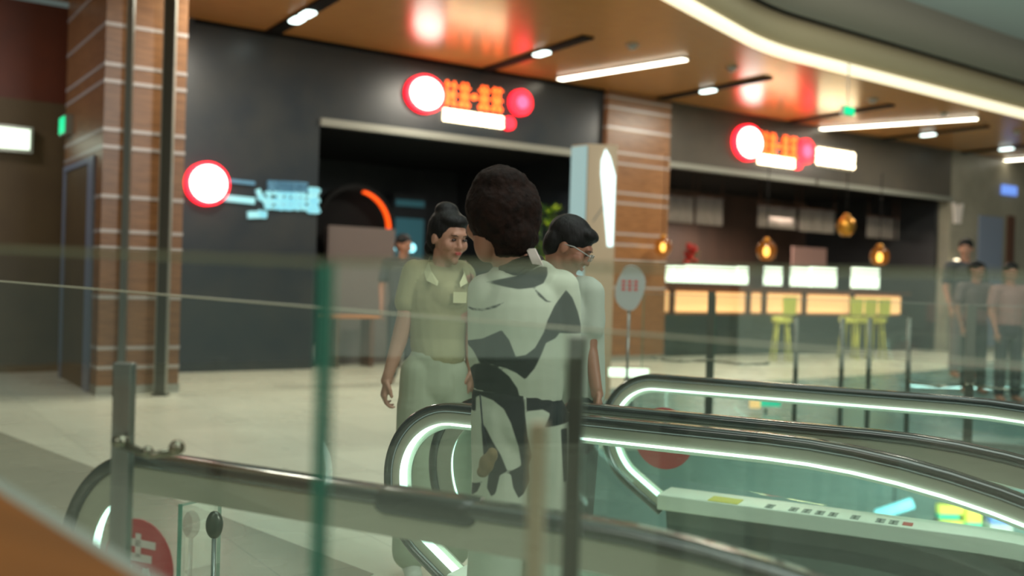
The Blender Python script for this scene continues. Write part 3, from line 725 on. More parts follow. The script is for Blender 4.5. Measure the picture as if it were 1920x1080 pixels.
def balustrade(esc, t, start, lane=1):
    pts, nn = pathw(0, t, start)
    b = MB(); b.sweep(pts, nn, SIDE, [(0, -.03), (.0, .03), (-.008, .040), (-.022, .040), (-.036, .026), (-.036, -.026), (-.022, -.040), (-.008, -.040)], 'rubber'); 
    hr = b.build('handrail', esc)
    pts, nn = pathw(.036, t, start)
    b = MB(); b.sweep(pts, nn, SIDE, [(0, -.022*lane), (0, .022*lane), (-.040, .022*lane), (-.040, -.012*lane), (-.066, -.012*lane), (-.066, -.022*lane)], 'guide', smooth=False); b.build('handrail_guide', esc)
    pts, nn = pathw(.0765, t, start)
    b = MB(); b.sweep(pts, nn, SIDE, [(0, -.011*lane), (0, .032*lane), (-.007, .032*lane), (-.007, -.011*lane)], 'E_led', smooth=False); b.build('light_strip', esc, label='white LED strip under the handrail')
    top = [(p[0], p[1]) for p in rail_path(.088, start)][2:]
    bl = base_line(.30, start)
    prof = top+[(bl[-1][0]-.3, bl[-1][1])]+[q for q in bl[::-1][1:-1] if q[0] > .45+start]
    # glass: two sheets as triangle strips between top and base
    b = MB(); n = len(prof)
    b.slab(ES, prof, t-.005, t+.005, 'glass_bal'); g = b.build('glass_panel', esc)
    # deck + skirt
    ti, to = (t-.16, t+.07)
    d = base_line(.31, start+.12); d2 = base_line(.23, start+.12)
    b = MB(); b.slab(ES, d+d2[::-1], ti, to, 'deck'); b.build('deck', esc, bevel=.006)
    d = base_line(.229, start+.16); d2 = base_line(-.30, start+.16)
    d2[0] = (start+.16+.28, -.0); d2 = [(start+.44, 0), (1.12, 0), (1.16, -.34)]+[q for q in d2 if q[0] > 1.6]
    b = MB(); b.slab(ES, d+d2[::-1], t-.13, t+.04, 'skirt'); b.build('skirt', esc)
    return hr
def esc_thing(label, t0, t1, s0, s1, sb=1.5):
    global SB
    SB = sb
    t = thing('escalator', label, 'escalator', ES(.3, (t0+t1)/2, 0))
    balustrade(t, t0, s0, 1); balustrade(t, t1, s1, -1)
    b = MB(); b.box(ES, .9, 1.15, t0+.05, t1-.17, .0, .012, 'aluminium')
    for i in range(40): tt = t0+.06+(t1-.23-t0)*i/40; b.box(ES, 1.1, 1.2, tt, tt+.012, .0, .02, 'aluminium')
    b.build('comb_plate', t)
    # steps
    z = -.02; s = 1.2; flat = 1 if SB < 1.6 else 2
    for k in range(13):
        b = MB(); dz = 0 if k < flat else (.06 if k == flat else (.14 if k == flat+1 else .2))
        z -= dz; b.box(ES, s, s+.39, t0+.05, t1-.17, z-.25, z, 'step')
        for i in range(24): tt = t0+.06+(t1-.25-t0)*i/24; b.box(ES, s+.01, s+.38, tt, tt+.014, z, z+.008, 'step')
        b.build('step', t); s += .40 if k < 2 else .35
    return t
T_D, T_C, T_B, T_A = 0, 1.425, 1.76, 3.215
near = esc_thing('near escalator running down to the right, patterned jacket person at its top', T_D, T_C, 0, .08)
farE = esc_thing('far escalator running down to the right behind the pair of black handrails', T_B, T_A, .08, .278, 1.78)
SB = 1.5
# black shell around a stretch of the near handrail
def s_of(x, y):
    best = None
    for i in range(300):
        s = i/100; p = ES(s, 0, .92); d = p-Vector((0, 0, HC)); u = d.x/d.y*F+960
        if best is None or abs(u-x) < best[0]: best = (abs(u-x), s)
    return best[1]
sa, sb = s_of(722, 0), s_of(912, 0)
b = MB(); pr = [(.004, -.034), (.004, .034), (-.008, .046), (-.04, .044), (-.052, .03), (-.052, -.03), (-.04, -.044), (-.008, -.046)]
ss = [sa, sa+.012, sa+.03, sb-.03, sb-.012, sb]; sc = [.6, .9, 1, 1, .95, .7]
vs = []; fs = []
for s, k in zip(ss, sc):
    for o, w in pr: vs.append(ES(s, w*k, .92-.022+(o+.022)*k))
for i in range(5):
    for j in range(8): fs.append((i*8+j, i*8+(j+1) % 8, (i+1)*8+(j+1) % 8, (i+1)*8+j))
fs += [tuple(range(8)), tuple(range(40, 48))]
b.add(vs, fs, 'segment', True); b.build('handrail_segment', near, label='glossy black segment around the handrail')
# stickers
def sticker(esc, t, s, z, r, name_label, letters=True):
    b = MB(); b.disc(ES, s, t-.009, t-.0055, z, r, 'sticker'); 
    if letters:
        def st(x0, z0, x1, z1, w=.016): b.bar(ES, (s+x0*r, z+z0*r), (s+x1*r, z+z1*r), w*r/.13, t-.011, t-.009, 'white_mark')
        st(-.5, -.05, -.5, -.7, .02); st(-.5, -.05, -.15, -.05, .02); st(-.15, -.05, -.15, -.7, .02); st(-.5, -.4, -.15, -.4, .02); st(-.5, -.68, -.15, -.68, .02)
        st(.25, .0, .1, -.7, .02); st(.25, 0, .55, -.7, .02)
        st(-.5, .5, .5, .5, .02); st(0, .7, 0, .2, .02); st(-.4, .2, .4, .2, .02)
    o = b.build('round_sticker', esc, label=name_label)
def s_on(x, y, t):
    return ES.c(x, y, t)
s, z = s_on(262, 1062, 0); sticker(near, 0, s, z, .125, 'round red sticker with white characters')
s, z = s_on(1246, 822, T_A); sticker(farE, T_A, s, z, .165, 'plain round red sticker', False)
# marks on the far deck
b = MB()
dk = lambda x, y: ES.c(x, y, T_A-.16-.002)
b = MB(); s0, _ = dk(1325, 965); s1, _ = dk(1382, 975); b.box(ES, s0, s1, T_A-.155, T_A-.03, .3095, .3125, 'yellow'); b.build('yellow_label', farE, label='yellow warning label on the deck')
b = MB()
for i, x in enumerate((1430, 1475, 1500, 1525, 1550, 1592, 1640, 1665)):
    s0, _ = dk(x, 1000)
    for k in range(3): b.box(ES, s0, s0+.04, T_A-.14+k*.035, T_A-.125+k*.035, .3095, .312, 'grey_mark')
    b.box(ES, s0+.015, s0+.022, T_A-.14, T_A-.06, .3095, .312, 'grey_mark')
b.build('deck_symbols', farE, label='row of grey symbols on the deck')
s0, _ = dk(1690, 1020); b = MB(); b.box(ES, s0, s0+.045, T_A-.13, T_A-.06, .3095, .312, 'red_mark'); b.build('red_symbol', farE)

# ================================================================== GLASS RAILINGS
def panel(name, P, Q, zp, zq, z0, th, label, gm='glass', et=None, parts=True, zp0=None, tcap=None, top='edge_top', te=.006):
    """upright glass pane from P to Q with top heights zp, zq"""
    P = Vector((P[0], P[1], 0)); Q = Vector((Q[0], Q[1], 0)); fr = Frame(P, Q-P); L_ = (Q-P).length
    t = thing(name, label, 'glass panel', fr(L_/2, 0, z0))
    b = MB(); b.slab(fr, [(.004, z0+.1), (L_-.004, z0+.1), (L_-.004, zq-te), (.004, zp-te)], -th/2, th/2, gm); b.build('pane', t)
    b = MB(); b.slab(fr, [(0, zp), (L_, zq), (L_, zq-te), (0, zp-te)], -th/2, th/2, top); b.build('top_edge', t, label='pale polished top edge')
    b = MB(); b.box(fr, 0, .004, -th/2, th/2, z0+.1, zp-.003, 'edge'); b.build('side_edge', t, label='green glass side edge')
    b = MB(); b.box(fr, L_-.004, L_, -th/2, th/2, z0+.1, zq-.003, 'edge'); b.build('side_edge', t, label='green glass side edge')
    b = MB(); b.box(fr, 0, L_, -.03, .03, z0, z0+.1, 'steel'); b.build('base_channel', t)
    return t
D1 = 1.06
def at(x, y, D): return un(x, y, D)
pl0 = at(-80, 459, D1*1.25); pl1 = at(612, 487, D1)
panel('glass_rail_panel', (pl0.x, pl0.y), (pl1.x, pl1.y), pl0.z, pl1.z, 0, .017, 'nearest glass railing panel at left, its green edge left of the woman')
pr0 = at(624, 486, D1+.01); pr1 = at(2000, 512, D1+.12)
panel('glass_rail_panel', (pr0.x, pr0.y), (pr1.x, pr1.y), pr0.z, pr1.z, 0, .02, 'nearest glass railing panel at right, spanning in front of the people')
q0 = at(-120, 516, 2.9); q1 = at(2000, 690, 1.32)
panel('glass_guard_panel', (q0.x, q0.y), (q1.x, q1.y), q0.z, q1.z, 0, .008, 'thin glass guard panel with a fine sloping top line beside the near escalator', 'glass_far', top='edge_line', te=.0035)

def post(x, ytop, D, w, label, clamp_y=None, m='steel', zt=None, spider=0):
    p = at(x, ytop, D); o = Vector((p.x, p.y, 0)); fr = Frame(o, (1, -.2))
    t = thing('railing_post', label, 'post', o)
    b = MB(); b.box(fr, -w/2, w/2, -.012, .012, .0, p.z, m); b.build('upright', t, bevel=.002)
    b = MB(); b.box(fr, -w/2-.03, w/2+.03, -.05, .05, 0, .012, m); b.build('foot_plate', t)
    if clamp_y:
        zc = at(x, clamp_y, D).z; sgn = [1, -1] if spider > 1 else [1]
        for sg in sgn:
            b = MB(); r = .014
            L_ = .17 if spider < 2 else .12
            L_ *= (D/2.2 if spider > 1 else .8)
            b.tube([fr(sg*w*.3, -.025, zc), fr(sg*(w*.3+L_*.5), -.03, zc-.022), fr(sg*(w*.3+L_), -.03, zc-.008)], [.011, .008, .010], 'chrome', 10)
            b.ell(fr(sg*w*.3, -.03, zc+.005), (.02, .02, .016), 'chrome'); b.ell(fr(sg*(w*.3+L_), -.03, zc), (.017, .02, .017), 'chrome'); b.ell(fr(sg*(w*.3+L_*.5), -.032, zc-.012), (.013, .015, .012), 'chrome')
            b.build('spider_clamp', t)
    return t
post(234, 680, 2.2, .044, 'broad grey steel railing post by the near escalator newel', 828, 'steel', spider=1)
post(1083, 630, 1.50, .026, 'dark steel post in front of the person in the patterned jacket', None, 'steel_dark')
post(1010, 792, 1.25, .020, 'short tan steel post low in front of the patterned trousers', None, 'tan_post')
# small glass flap behind near newel and key switch
g0 = at(337, 946, 2.9); g1 = at(412, 930, 3.4)
panel('glass_flap', (g0.x, g0.y), (g1.x, g1.y), g0.z, g1.z, 0, .012, 'small low glass flap with a green edge beside the red round sticker', 'glass_far', top='edge')
p = at(401, 985, 3.15); o = Vector((p.x, p.y, 0)); t = thing('floor_stanchion', 'short grey stanchion with a rounded head low behind the near escalator', 'stanchion', o)
b = MB(); b.ell(p, (.028, .02, .045), 'steel_dark'); b.build('rounded_head', t)
b = MB(); b.tube([o+Vector((0, 0, .0)), p], .007, 'steel', 8); b.build('stem', t)
b = MB(); b.lathe(o, [(.09, 0), (.09, .01), (.015, .02)], 'steel'); b.build('foot', t)

# far railing beyond the void
PA_, PB_ = at(1822, 572, 8.7), at(1335, 546, 9.85)
RF = Frame((PA_.x, PA_.y), (PB_.x-PA_.x, PB_.y-PA_.y)); LR = math.hypot(PB_.x-PA_.x, PB_.y-PA_.y); PLs = [(-3.4, -.02), (.02, LR-.02), (LR+.02, LR+.75)]
RP = [(1822, 572, 8.7, 'dark railing post at the right end of the far glass railing'), (1335, 546, 9.85, 'dark railing post of the far glass railing nearer the totem')]
wh = ['right of both posts', 'between the two posts', 'short one at the left end']
for (s0, s1), l in zip(PLs, wh):
    A, B = RF(s0, -.06, 0), RF(s1, -.06, 0)
    panel('glass_rail_panel', (A.x, A.y), (B.x, B.y), 1.31, 1.31, 0, .014, 'far glass railing panel beyond the escalators, '+l, 'glass_far', top='aluminium')
for x, y, D, l in RP: post(x, y, D, .075, l, 676 if x < 1500 else 722, 'steel_dark', spider=2)
# farther thin railing
FR = Frame((3.2, 9.6), (.75, -.35))
for i, x in enumerate((1495, 1581, 1632, 1706)):
    p = at(x, 596, 10.2-i*.25); o = Vector((p.x, p.y, 0)); t = thing('barrier_post', 'thin grey barrier post '+['before the teal floor', 'left of the yellow stools', 'among the yellow stools', 'right of the yellow stools'][i]+' behind the far railing', 'post', o, 'barrier posts behind the far railing')
    b = MB(); b.tube([o, Vector((p.x, p.y, p.z))], .025, 'steel_dark', 10); b.build('upright', t)
    b = MB(); b.lathe(o, [(.12, 0), (.12, .015), (.03, .03)], 'steel_dark'); b.build('foot', t)
A, B = at(1581, 600, 9.93), at(1640, 602, 9.7)

# wooden ledge in the near left corner
A = at(-60, 882, 1.12); B = at(300, 1104, .98)
fr = Frame((A.x, A.y), (B.x-A.x, B.y-A.y)); L_ = math.hypot(B.x-A.x, B.y-A.y)
t = thing('wooden_ledge', 'honey varnished wooden ledge cutting across the bottom left corner', 'ledge', fr(L_/2, -.1, 0))
b = MB(); P = []
for a, zt in ((-.3, A.z+.3*(A.z-B.z)/L_), (L_+.3, B.z-.3*(A.z-B.z)/L_)):
    P += [fr(a, 0, zt), fr(a, -.17, zt), fr(a, -.17, zt-.05), fr(a, 0, zt-.05)]
b.add(P, [(0, 1, 2, 3), (4, 7, 6, 5), (0, 4, 5, 1), (1, 5, 6, 2), (2, 6, 7, 3), (3, 7, 4, 0)], 'ledge'); b.build('top_board', t, bevel=.006)
b = MB(); P = [p+Vector((0, 0, -.001)) for p in P]
Q = []
for a, zt in ((-.3, A.z+.3*(A.z-B.z)/L_), (L_+.3, B.z-.3*(A.z-B.z)/L_)):
    Q += [fr(a, .02, zt-.004), fr(a, .001, zt-.004), fr(a, .001, zt-.05), fr(a, .02, zt-.05)]
b.add(Q, [(0, 1, 2, 3), (4, 7, 6, 5), (0, 4, 5, 1), (1, 5, 6, 2), (2, 6, 7, 3), (3, 7, 4, 0)], 'grey_strip'); b.build('grey_back_strip', t)
b = MB()
for a in (.0, L_-.05): b.box(fr, a, a+.05, -.12, -.07, 0, min(A.z, B.z)-.06, 'chairwood'); 
b.build('bracket', t)

# ================================================================== LOWER LEVEL SIGNS
def low(name, x0, y0, x1, y1, D, wd, m, label, cat='light'):
    A, B = at(x0, y0, D), at(x1, y1, D-.3)
    b = MB(); b.tube([A, B], wd, m, 10); b.tube([(A+B)/2, Vector(((A.x+B.x)/2, (A.y+B.y)/2+.1, -.36))], .02, 'steel_dark', 6); return tag(b.build(name), label, cat)
low('tube_light', 1645, 966, 1712, 944, 17, .09, 'E_tube', 'cyan white tube light hanging on the lower floor')
p = at(1683, 975, 17.5)
fr = Frame(Vector((p.x, p.y, 0)), LW.ex)
def lbox(x0, y0, x1, y1, D, m, d=.15):
    A = at(x0, y0, D); B = at(x1, y1, D); f = Frame(Vector((A.x, A.y, 0)), (1, 0)); b = MB(); b.box(f, 0, B.x-A.x, 0, d, B.z, A.z, m); return b
t = thing('lower_display', 'yellow and green glowing display shelf on the lower floor', 'display', at(1800, 1010, 16))
for i, (x0, y0, x1, y1, m, nm) in enumerate(((1763, 948, 1808, 966, 'E_yel', 'yellow_shelf'), (1763, 966, 1800, 974, 'E_grn', 'green_strip'), (1768, 978, 1808, 996, 'E_yel', 'yellow_shelf'), (1768, 996, 1806, 1006, 'E_grn', 'green_strip'), (1815, 955, 1842, 982, 'E_yel', 'yellow_shelf'), (1815, 982, 1842, 994, 'E_grn', 'green_strip'))):
    lbox(x0, y0, x1, y1, 16, m).build(nm, t)
lbox(1758, 944, 1846, 1012, 16.2, 'skirt', .1).build('backing', t)
A = at(1800, 1011, 16.25); b = MB(); b.tube([A, Vector((A.x, A.y, -5.2))], .06, 'steel_dark'); b.build('column', t)
t = thing('blue_screen', 'small blue screen on a pale cabinet on the lower floor', 'screen', at(1880, 1000, 16))
lbox(1862, 955, 1897, 982, 16, 'E_blue').build('screen', t); b = MB(); A = at(1858, 985, 15.9); B = at(1900, 1000, 15.9); b.box(WORLD, A.x, B.x, A.y, A.y+.6, -5.2, A.z, 'white_mark'); b.build('cabinet', t)
t = thing('round_floor_lamp', 'small bright round lamp on the lower floor under the yellow display', 'lamp', at(1836, 1020, 15)-Vector((0, 0, .1)))
A = at(1836, 1019, 15); b = MB(); b.ell(A, (.09, .09, .055), 'E_tube'); b.build('globe', t); b = MB(); b.tube([A, Vector((A.x, A.y, -5.2))], .015, 'steel'); b.build('stem', t)
t = thing('lower_shop_sign', 'green and cream lit sign seen through the far balustrade', 'sign', at(1440, 760, 13)); 
lbox(1428, 750, 1464, 763, 11, 'E_grn', .05).build('green_face', t); lbox(1408, 744, 1426, 766, 11, 'E_shelf', .05).build('amber_face', t)
A = at(1436, 764, 11.06); b = MB(); b.tube([A, Vector((A.x, A.y, 0))], .02, 'steel'); b.build('stand', t)
t = thing('floor_light_panel', 'bright low light panel on the floor left of the far newel', 'light', at(1180, 700, 9))
lbox(1142, 690, 1216, 708, 10.2, 'E_case', .04).build('lit_face', t); A = at(1180, 709, 10.22); b = MB(); b.box(Frame(Vector((A.x, A.y, 0)), (1, 0)), -.05, .05, 0, .03, 0, A.z, 'steel'); b.build('foot', t)

# ================================================================== PEOPLE
def remesh(name, b, parent, m, voxel=.008, smooth=6, label=None, disp=None):
    """fuse the overlapping forms of one body or garment into one continuous skin"""
    o = b.build('tmp_form', origin=False)
    md = o.modifiers.new('r', 'REMESH'); md.mode = 'VOXEL'; md.voxel_size = voxel
    sm = o.modifiers.new('s', 'SMOOTH'); sm.factor = .5; sm.iterations = smooth
    dg = bpy.context.evaluated_depsgraph_get(); me = bpy.data.meshes.new_from_object(o.evaluated_get(dg))
    bpy.data.objects.remove(o, do_unlink=True)
    if disp:
        for v in me.vertices: v.co = disp(v.co)
    lo = parent.location
    me.transform(Matrix.Translation(-lo))
    me.materials.clear(); me.materials.append(M[m]); me.polygons.foreach_set('use_smooth', [True]*len(me.polygons))
    me.name = name; ob = bpy.data.objects.new(name, me); COL.objects.link(ob); ob.parent = parent
    if label: ob['label'] = label
    return ob
def cap(b, p0, r0, p1, r1, n=6):
    """tapered capsule; r may be (across, deep)"""
    f = lambda r: r if isinstance(r, tuple) else (r, r)
    r0, r1 = f(r0), f(r1); p0, p1 = Vector(p0), Vector(p1); L_ = (p1-p0).length
    k = max(3, int(L_/.012)); d = (p1-p0).normalized()
    xa = Vector((1, 0, 0)); xa = (xa-d*xa.dot(d)); 
    if xa.length < .3: xa = Vector((0, 0, 1))-d*d.z
    xa.normalize(); ya = d.cross(xa); nn = 18; vs = []; fs = []; rings = []
    rows = []
    for i in range(1, 5): a = PI/2*(1-i/5); rows.append((-math.sin(a), math.cos(a), 0))
    for i in range(k+1): rows.append((0, 1, i/k))
    for i in range(4, 0, -1): a = PI/2*(1-i/5); rows.append((math.sin(a), math.cos(a), 1))
    for off, sc, u in rows:
        rx = r0[0]*(1-u)+r1[0]*u; ry = r0[1]*(1-u)+r1[1]*u; c = p0.lerp(p1, u)+d*(off*min(rx, ry))
        for j in range(nn): an = 2*PI*j/nn; vs.append(c+xa*(rx*sc*math.cos(an))+ya*(ry*sc*math.sin(an)))
    m = len(rows)
    for i in range(m-1):
        for j in range(nn): fs.append((i*nn+j, i*nn+(j+1) % nn, (i+1)*nn+(j+1) % nn, (i+1)*nn+j))
    fs += [tuple(range(nn-1, -1, -1)), tuple(range((m-1)*nn, m*nn))]
    b.add(vs, fs, 'skin', True)
def hand(b, w, d, side, palmn, s=1.0, curl=.5):
    """w wrist, d direction of the hand, side = thumb side, palmn = palm normal (fingers curl toward it)"""
    d = Vector(d).normalized(); side = Vector(side); side = (side-d*side.dot(d)).normalized(); pn = d.cross(side); 
    if pn.dot(Vector(palmn)) < 0: pn = -pn
    w = Vector(w)
    cap(b, w-d*.02*s, .024*s, w+d*.02*s, (.028*s, .02*s)); 
    for k in range(4): cap(b, w+d*.02*s+side*(.01-.006*k)*s, .014*s, w+d*.085*s+side*(.033-.022*k)*s, .0125*s)
    for k, L_ in enumerate((.072, .08, .074, .058)):
        p = w+d*.085*s+side*(.033-.022*k)*s; cu = curl*(1+.12*k)
        for seg, (fl, rr) in enumerate(((.45, .0095), (.3, .0085), (.25, .0075))):
            an = cu*(.5+.75*seg); q = p+(d*math.cos(an)+pn*math.sin(an))*L_*fl*s*1.0; cap(b, p, rr*s, q, rr*.93*s); p = q
    p = w+d*.025*s+side*.026*s; q = p+(d*.7+side*.6+pn*.35).normalized()*.04*s; cap(b, p, .013*s, q, .0105*s); r_ = q+(d*.9+side*.1+pn*.4).normalized()*.03*s; cap(b, q, .0105*s, r_, .009*s)
def rotz(a): return Matrix.Rotation(a, 3, 'Z')
def headmesh(b, c, fwd, s=1.0, down=0.0):
    """c = centre of the skull; fwd = facing angle (direction in plan); returns frame"""
    f = Vector((math.cos(fwd), math.sin(fwd), 0)); l = Vector((-f.y, f.x, 0)); u = Vector((0, 0, 1))
    R = Matrix.Rotation(down, 3, l); f2 = R@f; u2 = R@u
    Rm = Matrix((f2, l, u2)).transposed(); c = Vector(c)
    P = lambda x, y, z: c+(f2*x+l*y+u2*z)*s
    b.ell(P(-.012, 0, .02), (.098*s, .078*s, .098*s), 'skin', Rm); b.ell(P(.03, 0, -.03), (.062*s, .06*s, .085*s), 'skin', Rm)
    b.ell(P(.045, 0, -.075), (.04*s, .042*s, .035*s), 'skin', Rm); b.ell(P(.078, 0, -.1), (.018*s, .02*s, .016*s), 'skin', Rm)
    b.ell(P(.083, 0, .03), (.014*s, .045*s, .018*s), 'skin', Rm)
    cap(b, P(.086, 0, .012), .008*s, P(.108, 0, -.026), .011*s); b.ell(P(.1, .011, -.03), .008*s, 'skin'); b.ell(P(.1, -.011, -.03), .008*s, 'skin')
    b.ell(P(.089, 0, -.056), (.013*s, .022*s, .009*s), 'skin', Rm)
    for sg in (1, -1):
        b.ell(P(.06, sg*.04, -.025), (.03*s, .026*s, .03*s), 'skin', Rm)
        b.ell(P(-.005, sg*.08, -.01), (.02*s, .009*s, .032*s), 'skin', Rm)
    return P, Rm
def face_parts(par, P, Rm, s=1.0, brow='hair'):
    for sg in (1, -1):
        b = MB(); b.ell(P(.089, sg*.031, .006), (.006*s, .014*s, .0055*s), 'eye', Rm, 12, 8); b.build('eye', par)
        b = MB(); b.tube([P(.094, sg*.014, .024), P(.096, sg*.03, .029), P(.086, sg*.05, .025)], [.0012, .0022, .0012], brow, 6); b.build('eyebrow', par)
    b = MB(); b.ell(P(.098, 0, -.053), (.007*s, .02*s, .004*s), 'lips', Rm, 12, 8); b.ell(P(.097, 0, -.060), (.008*s, .016*s, .005*s), 'lips', Rm, 12, 8); b.build('lips', par)

# ---------------- woman in khaki polo
DW = 4.6
def W(x, y, dy=0): return un(x, y, DW+dy)
foot = W(815, 700); t = thing('person', 'woman in khaki polo shirt and off-white trousers walking past the slate shop, looking down', 'person', (foot.x, foot.y, 0))
b = MB(); hc = W(842, 445); P, Rm = headmesh(b, hc, math.radians(-52), .98, math.radians(14))
cap(b, P(-.02, 0, -.05), .05, W(828, 512, .02), .052); cap(b, W(828, 508, .02), .055, W(826, 530, .02), (.1, .06))
# torso under clothes and arms
b.ell(W(822, 570, .02), (.15, .10, .2)); b.ell(W(815, 700), (.14, .1, .16))
cap(b, W(776, 520, .01), .05, W(760, 598, .0), .042); cap(b, W(760, 598), .043, W(748, 640, -.01), .038); cap(b, W(748, 640, -.01), .038, W(727, 706, -.05), .025)
hand(b, W(726, 708, -.05), W(716, 760, -.06)-W(726, 708, -.05), (.3, -1, 0), (1, .2, 0), 1.0, .75)
cap(b, W(872, 520, .04), .048, W(880, 605, .07), .038); cap(b, W(880, 605, .07), .038, W(884, 690, .0), .025)
hand(b, W(884, 692, 0), (0.02, -.02, -1), (-.3, -1, 0), (-1, .2, 0), 1, .7)
fz = lambda x, dy, z: Vector((W(x, 700, dy).x, DW+dy, z))
cap(b, W(788, 740), .07, fz(782, .02, .08), .04); cap(b, W(848, 740, .05), .07, fz(858, .1, .08), .04)
remesh('body', b, t, 'skin', .006, 4)
# hair with bun
b = MB(); b.ell(P(-.028, 0, .035), (.1, .09, .1), 'hair', Rm); b.ell(P(-.06, 0, -.01), (.06, .08, .09), 'hair', Rm); b.ell(P(.02, 0, .085), (.065, .07, .036), 'hair', Rm)
b.ell(P(-.055, .0, .115), (.058, .058, .045), 'hair', Rm); b.ell(P(-.085, -.02, -.07), (.035, .05, .05), 'hair', Rm)
remesh('hair', b, t, 'hair', .006, 5, disp=lambda v: v)
face_parts(t, P, Rm)
# polo
b = MB(); cap(b, W(790, 512, .02), .062, W(862, 512, .05), .062); b.ell(W(822, 560, .02), (.155, .115, .17)); cap(b, W(820, 560, .02), (.148, .11), W(820, 640, .02), (.128, .10)); cap(b, W(820, 640, .02), (.13, .102), W(824, 668, .0), (.122, .098))
cap(b, W(778, 512, .01), .064, W(764, 566, .005), .062); cap(b, W(868, 515, .05), .06, W(880, 566, .07), .058)
b.ell(W(838, 556, -.055), (.1, .05, .07))
remesh('polo_shirt', b, t, 'polo', .007, 5)
b = MB()
cl = [W(806, 482, .05), W(803, 492, -.03), W(808, 508, -.075), W(822, 528, -.118)]
cr = [W(858, 492, .06), W(868, 502, -.01), (W(870, 512, -.06)), W(862, 530, -.105)]
for k, c in enumerate((cl, cr)):
    sg = -1 if k == 0 else 1
    vs = []; n = len(c)
    outer_ = [p+Vector((sg*.018, -.012, -.045)) for p in c]; outer_[-1] = c[-1]+Vector((sg*.004, -.012, -.02))
    for p, q in zip(c, outer_): vs += [p, q, q+Vector((0, .008, 0)), p+Vector((0, .008, 0))]
    fs = []
    for i in range(n-1):
        for j in range(4): fs.append((i*4+j, i*4+(j+1) % 4, (i+1)*4+(j+1) % 4, (i+1)*4+j))
    fs += [(3, 2, 1, 0), tuple((n-1)*4+j for j in range(4))]
    b.add(vs, fs, 'polo_c', False)
b.build('collar', t, label='pale polo collar')
b = MB(); p = W(862, 560, -.115); b.add([p+Vector((-.03, 0, .03)), p+Vector((.03, .015, .03)), p+Vector((.03, .015, -.02)), p+Vector((-.03, 0, -.02))], [(0, 1, 2, 3)], 'polo_c'); b.build('chest_pocket', t)
b = MB(); cap(b, W(790, 700), (.1, .105), W(788, 760), (.105, .11)); cap(b, W(848, 700, .02), (.085, .105), W(850, 760, .03), (.095, .11))
cap(b, W(818, 676, .01), (.128, .108), W(816, 720, .01), (.15, .115))
cap(b, W(786, 760), (.105, .11), fz(780, .02, .12), (.09, .095)); cap(b, W(848, 760, .03), (.1, .11), fz(858, .1, .12), (.09, .095))
remesh('trousers', b, t, 'trouser', .008, 5)
b = MB()
for x, dy in ((780, .02), (858, .1)): cap(b, fz(x, dy+.03, .045), (.045, .04), fz(x+8, dy-.12, .035), (.04, .03))
remesh('shoes', b, t, 'shoe', .008, 3)
b = MB(); st = [W(872, 493, .13), W(876, 497, .04), W(886, 530, -.01), W(886, 600, .0), W(884, 690, .06)]; 
b.tube(st, .014, 'strap', 8, flat=.3); b2 = thing('shoulder_bag', 'brown shoulder bag on the arm of the woman in khaki', 'bag', W(886, 720, .1)-Vector((0, 0, .12)))
b.build('strap', b2); b = MB(); p = W(890, 705, .1); b.box(Frame(Vector((p.x, p.y, 0)), (1, .2)), -.02, .16, -.04, .04, p.z-.14, p.z+.02, 'strap', bev=.015); b.build('pouch', b2)

# ---------------- person in patterned jacket, seen from behind
DM = 3.05
def Q(x, y, dy=0): return un(x, y, DM+dy)
def qz(x, dy, z): return Vector((Q(x, 540, dy).x, DM+dy, z))
base = Q(972, 700); t = thing('person', 'person with bushy dark brown hair in a black and white patterned jacket, seen from behind', 'person', (base.x, base.y, 0))
b = MB(); P, Rm = headmesh(b, Q(930, 412, .02), math.radians(128), 1.0, math.radians(8))
b.ell(Q(913, 450, .0), (.042, .06, .07)); b.ell(Q(925, 472, .02), (.038, .05, .03))
cap(b, Q(943, 450, .01), .056, Q(968, 520, .0), .058); b.ell(Q(975, 610, .02), (.13, .09, .2)); b.ell(Q(972, 740, .02), (.12, .09, .12))
cap(b, Q(905, 560, .02), .045, Q(906, 670, .06), .038); cap(b, Q(906, 670, .06), .036, Q(920, 752, .16), .026); hand(b, Q(922, 756, .17), (.15, .3, -1), (1, .3, 0), (1, .2, 0), .95, .8)
cap(b, Q(1055, 560, .02), .045, Q(1062, 672, .05), .038); cap(b, Q(1062, 672, .05), .036, Q(1050, 752, .15), .026); hand(b, Q(1048, 756, .16), (-.15, .3, -1), (-1, .3, 0), (-1, .2, 0), .95, .8)
cap(b, Q(935, 790, .02), .06, qz(935, .02, .08), .04); cap(b, Q(1020, 790, .02), .06, qz(1022, .05, .08), .04)
remesh('body', b, t, 'skin2', .006, 4)
b = MB(); hcn = Q(938, 394, .0)
b.ell(hcn, (.108, .12, .118)); b.ell(Q(940, 350, .0), (.09, .1, .065)); b.ell(Q(962, 440, -.01), (.078, .09, .075)); b.ell(Q(906, 385, .02), (.055, .08, .085)); b.ell(Q(950, 466, -.01), (.045, .06, .04)); b.ell(Q(984, 400, .01), (.055, .09, .1)); b.ell(Q(906, 415, -.01), (.045, .05, .05))
def tuft(v):
    from mathutils import noise
    d = (v-hcn); n = noise.noise(v*22)*.006+noise.noise(v*90)*.003; return v+d.normalized()*n
remesh('hair', b, t, 'hair_b', .006, 2, disp=tuft)
b = MB()
cap(b, Q(912, 548, .01), .06, Q(1050, 542, .01), .062); cap(b, Q(950, 530, .0), .065, Q(1010, 522, .0), .06)
b.ell(Q(978, 600, .01), (.142, .12, .17)); cap(b, Q(976, 620, .01), (.14, .115), Q(972, 700, .02), (.142, .12)); cap(b, Q(972, 700, .02), (.143, .12), Q(972, 745, .02), (.138, .11))
cap(b, Q(912, 555, .01), .06, Q(908, 668, .04), .052); cap(b, Q(908, 668, .04), .053, Q(918, 738, .13), .042)
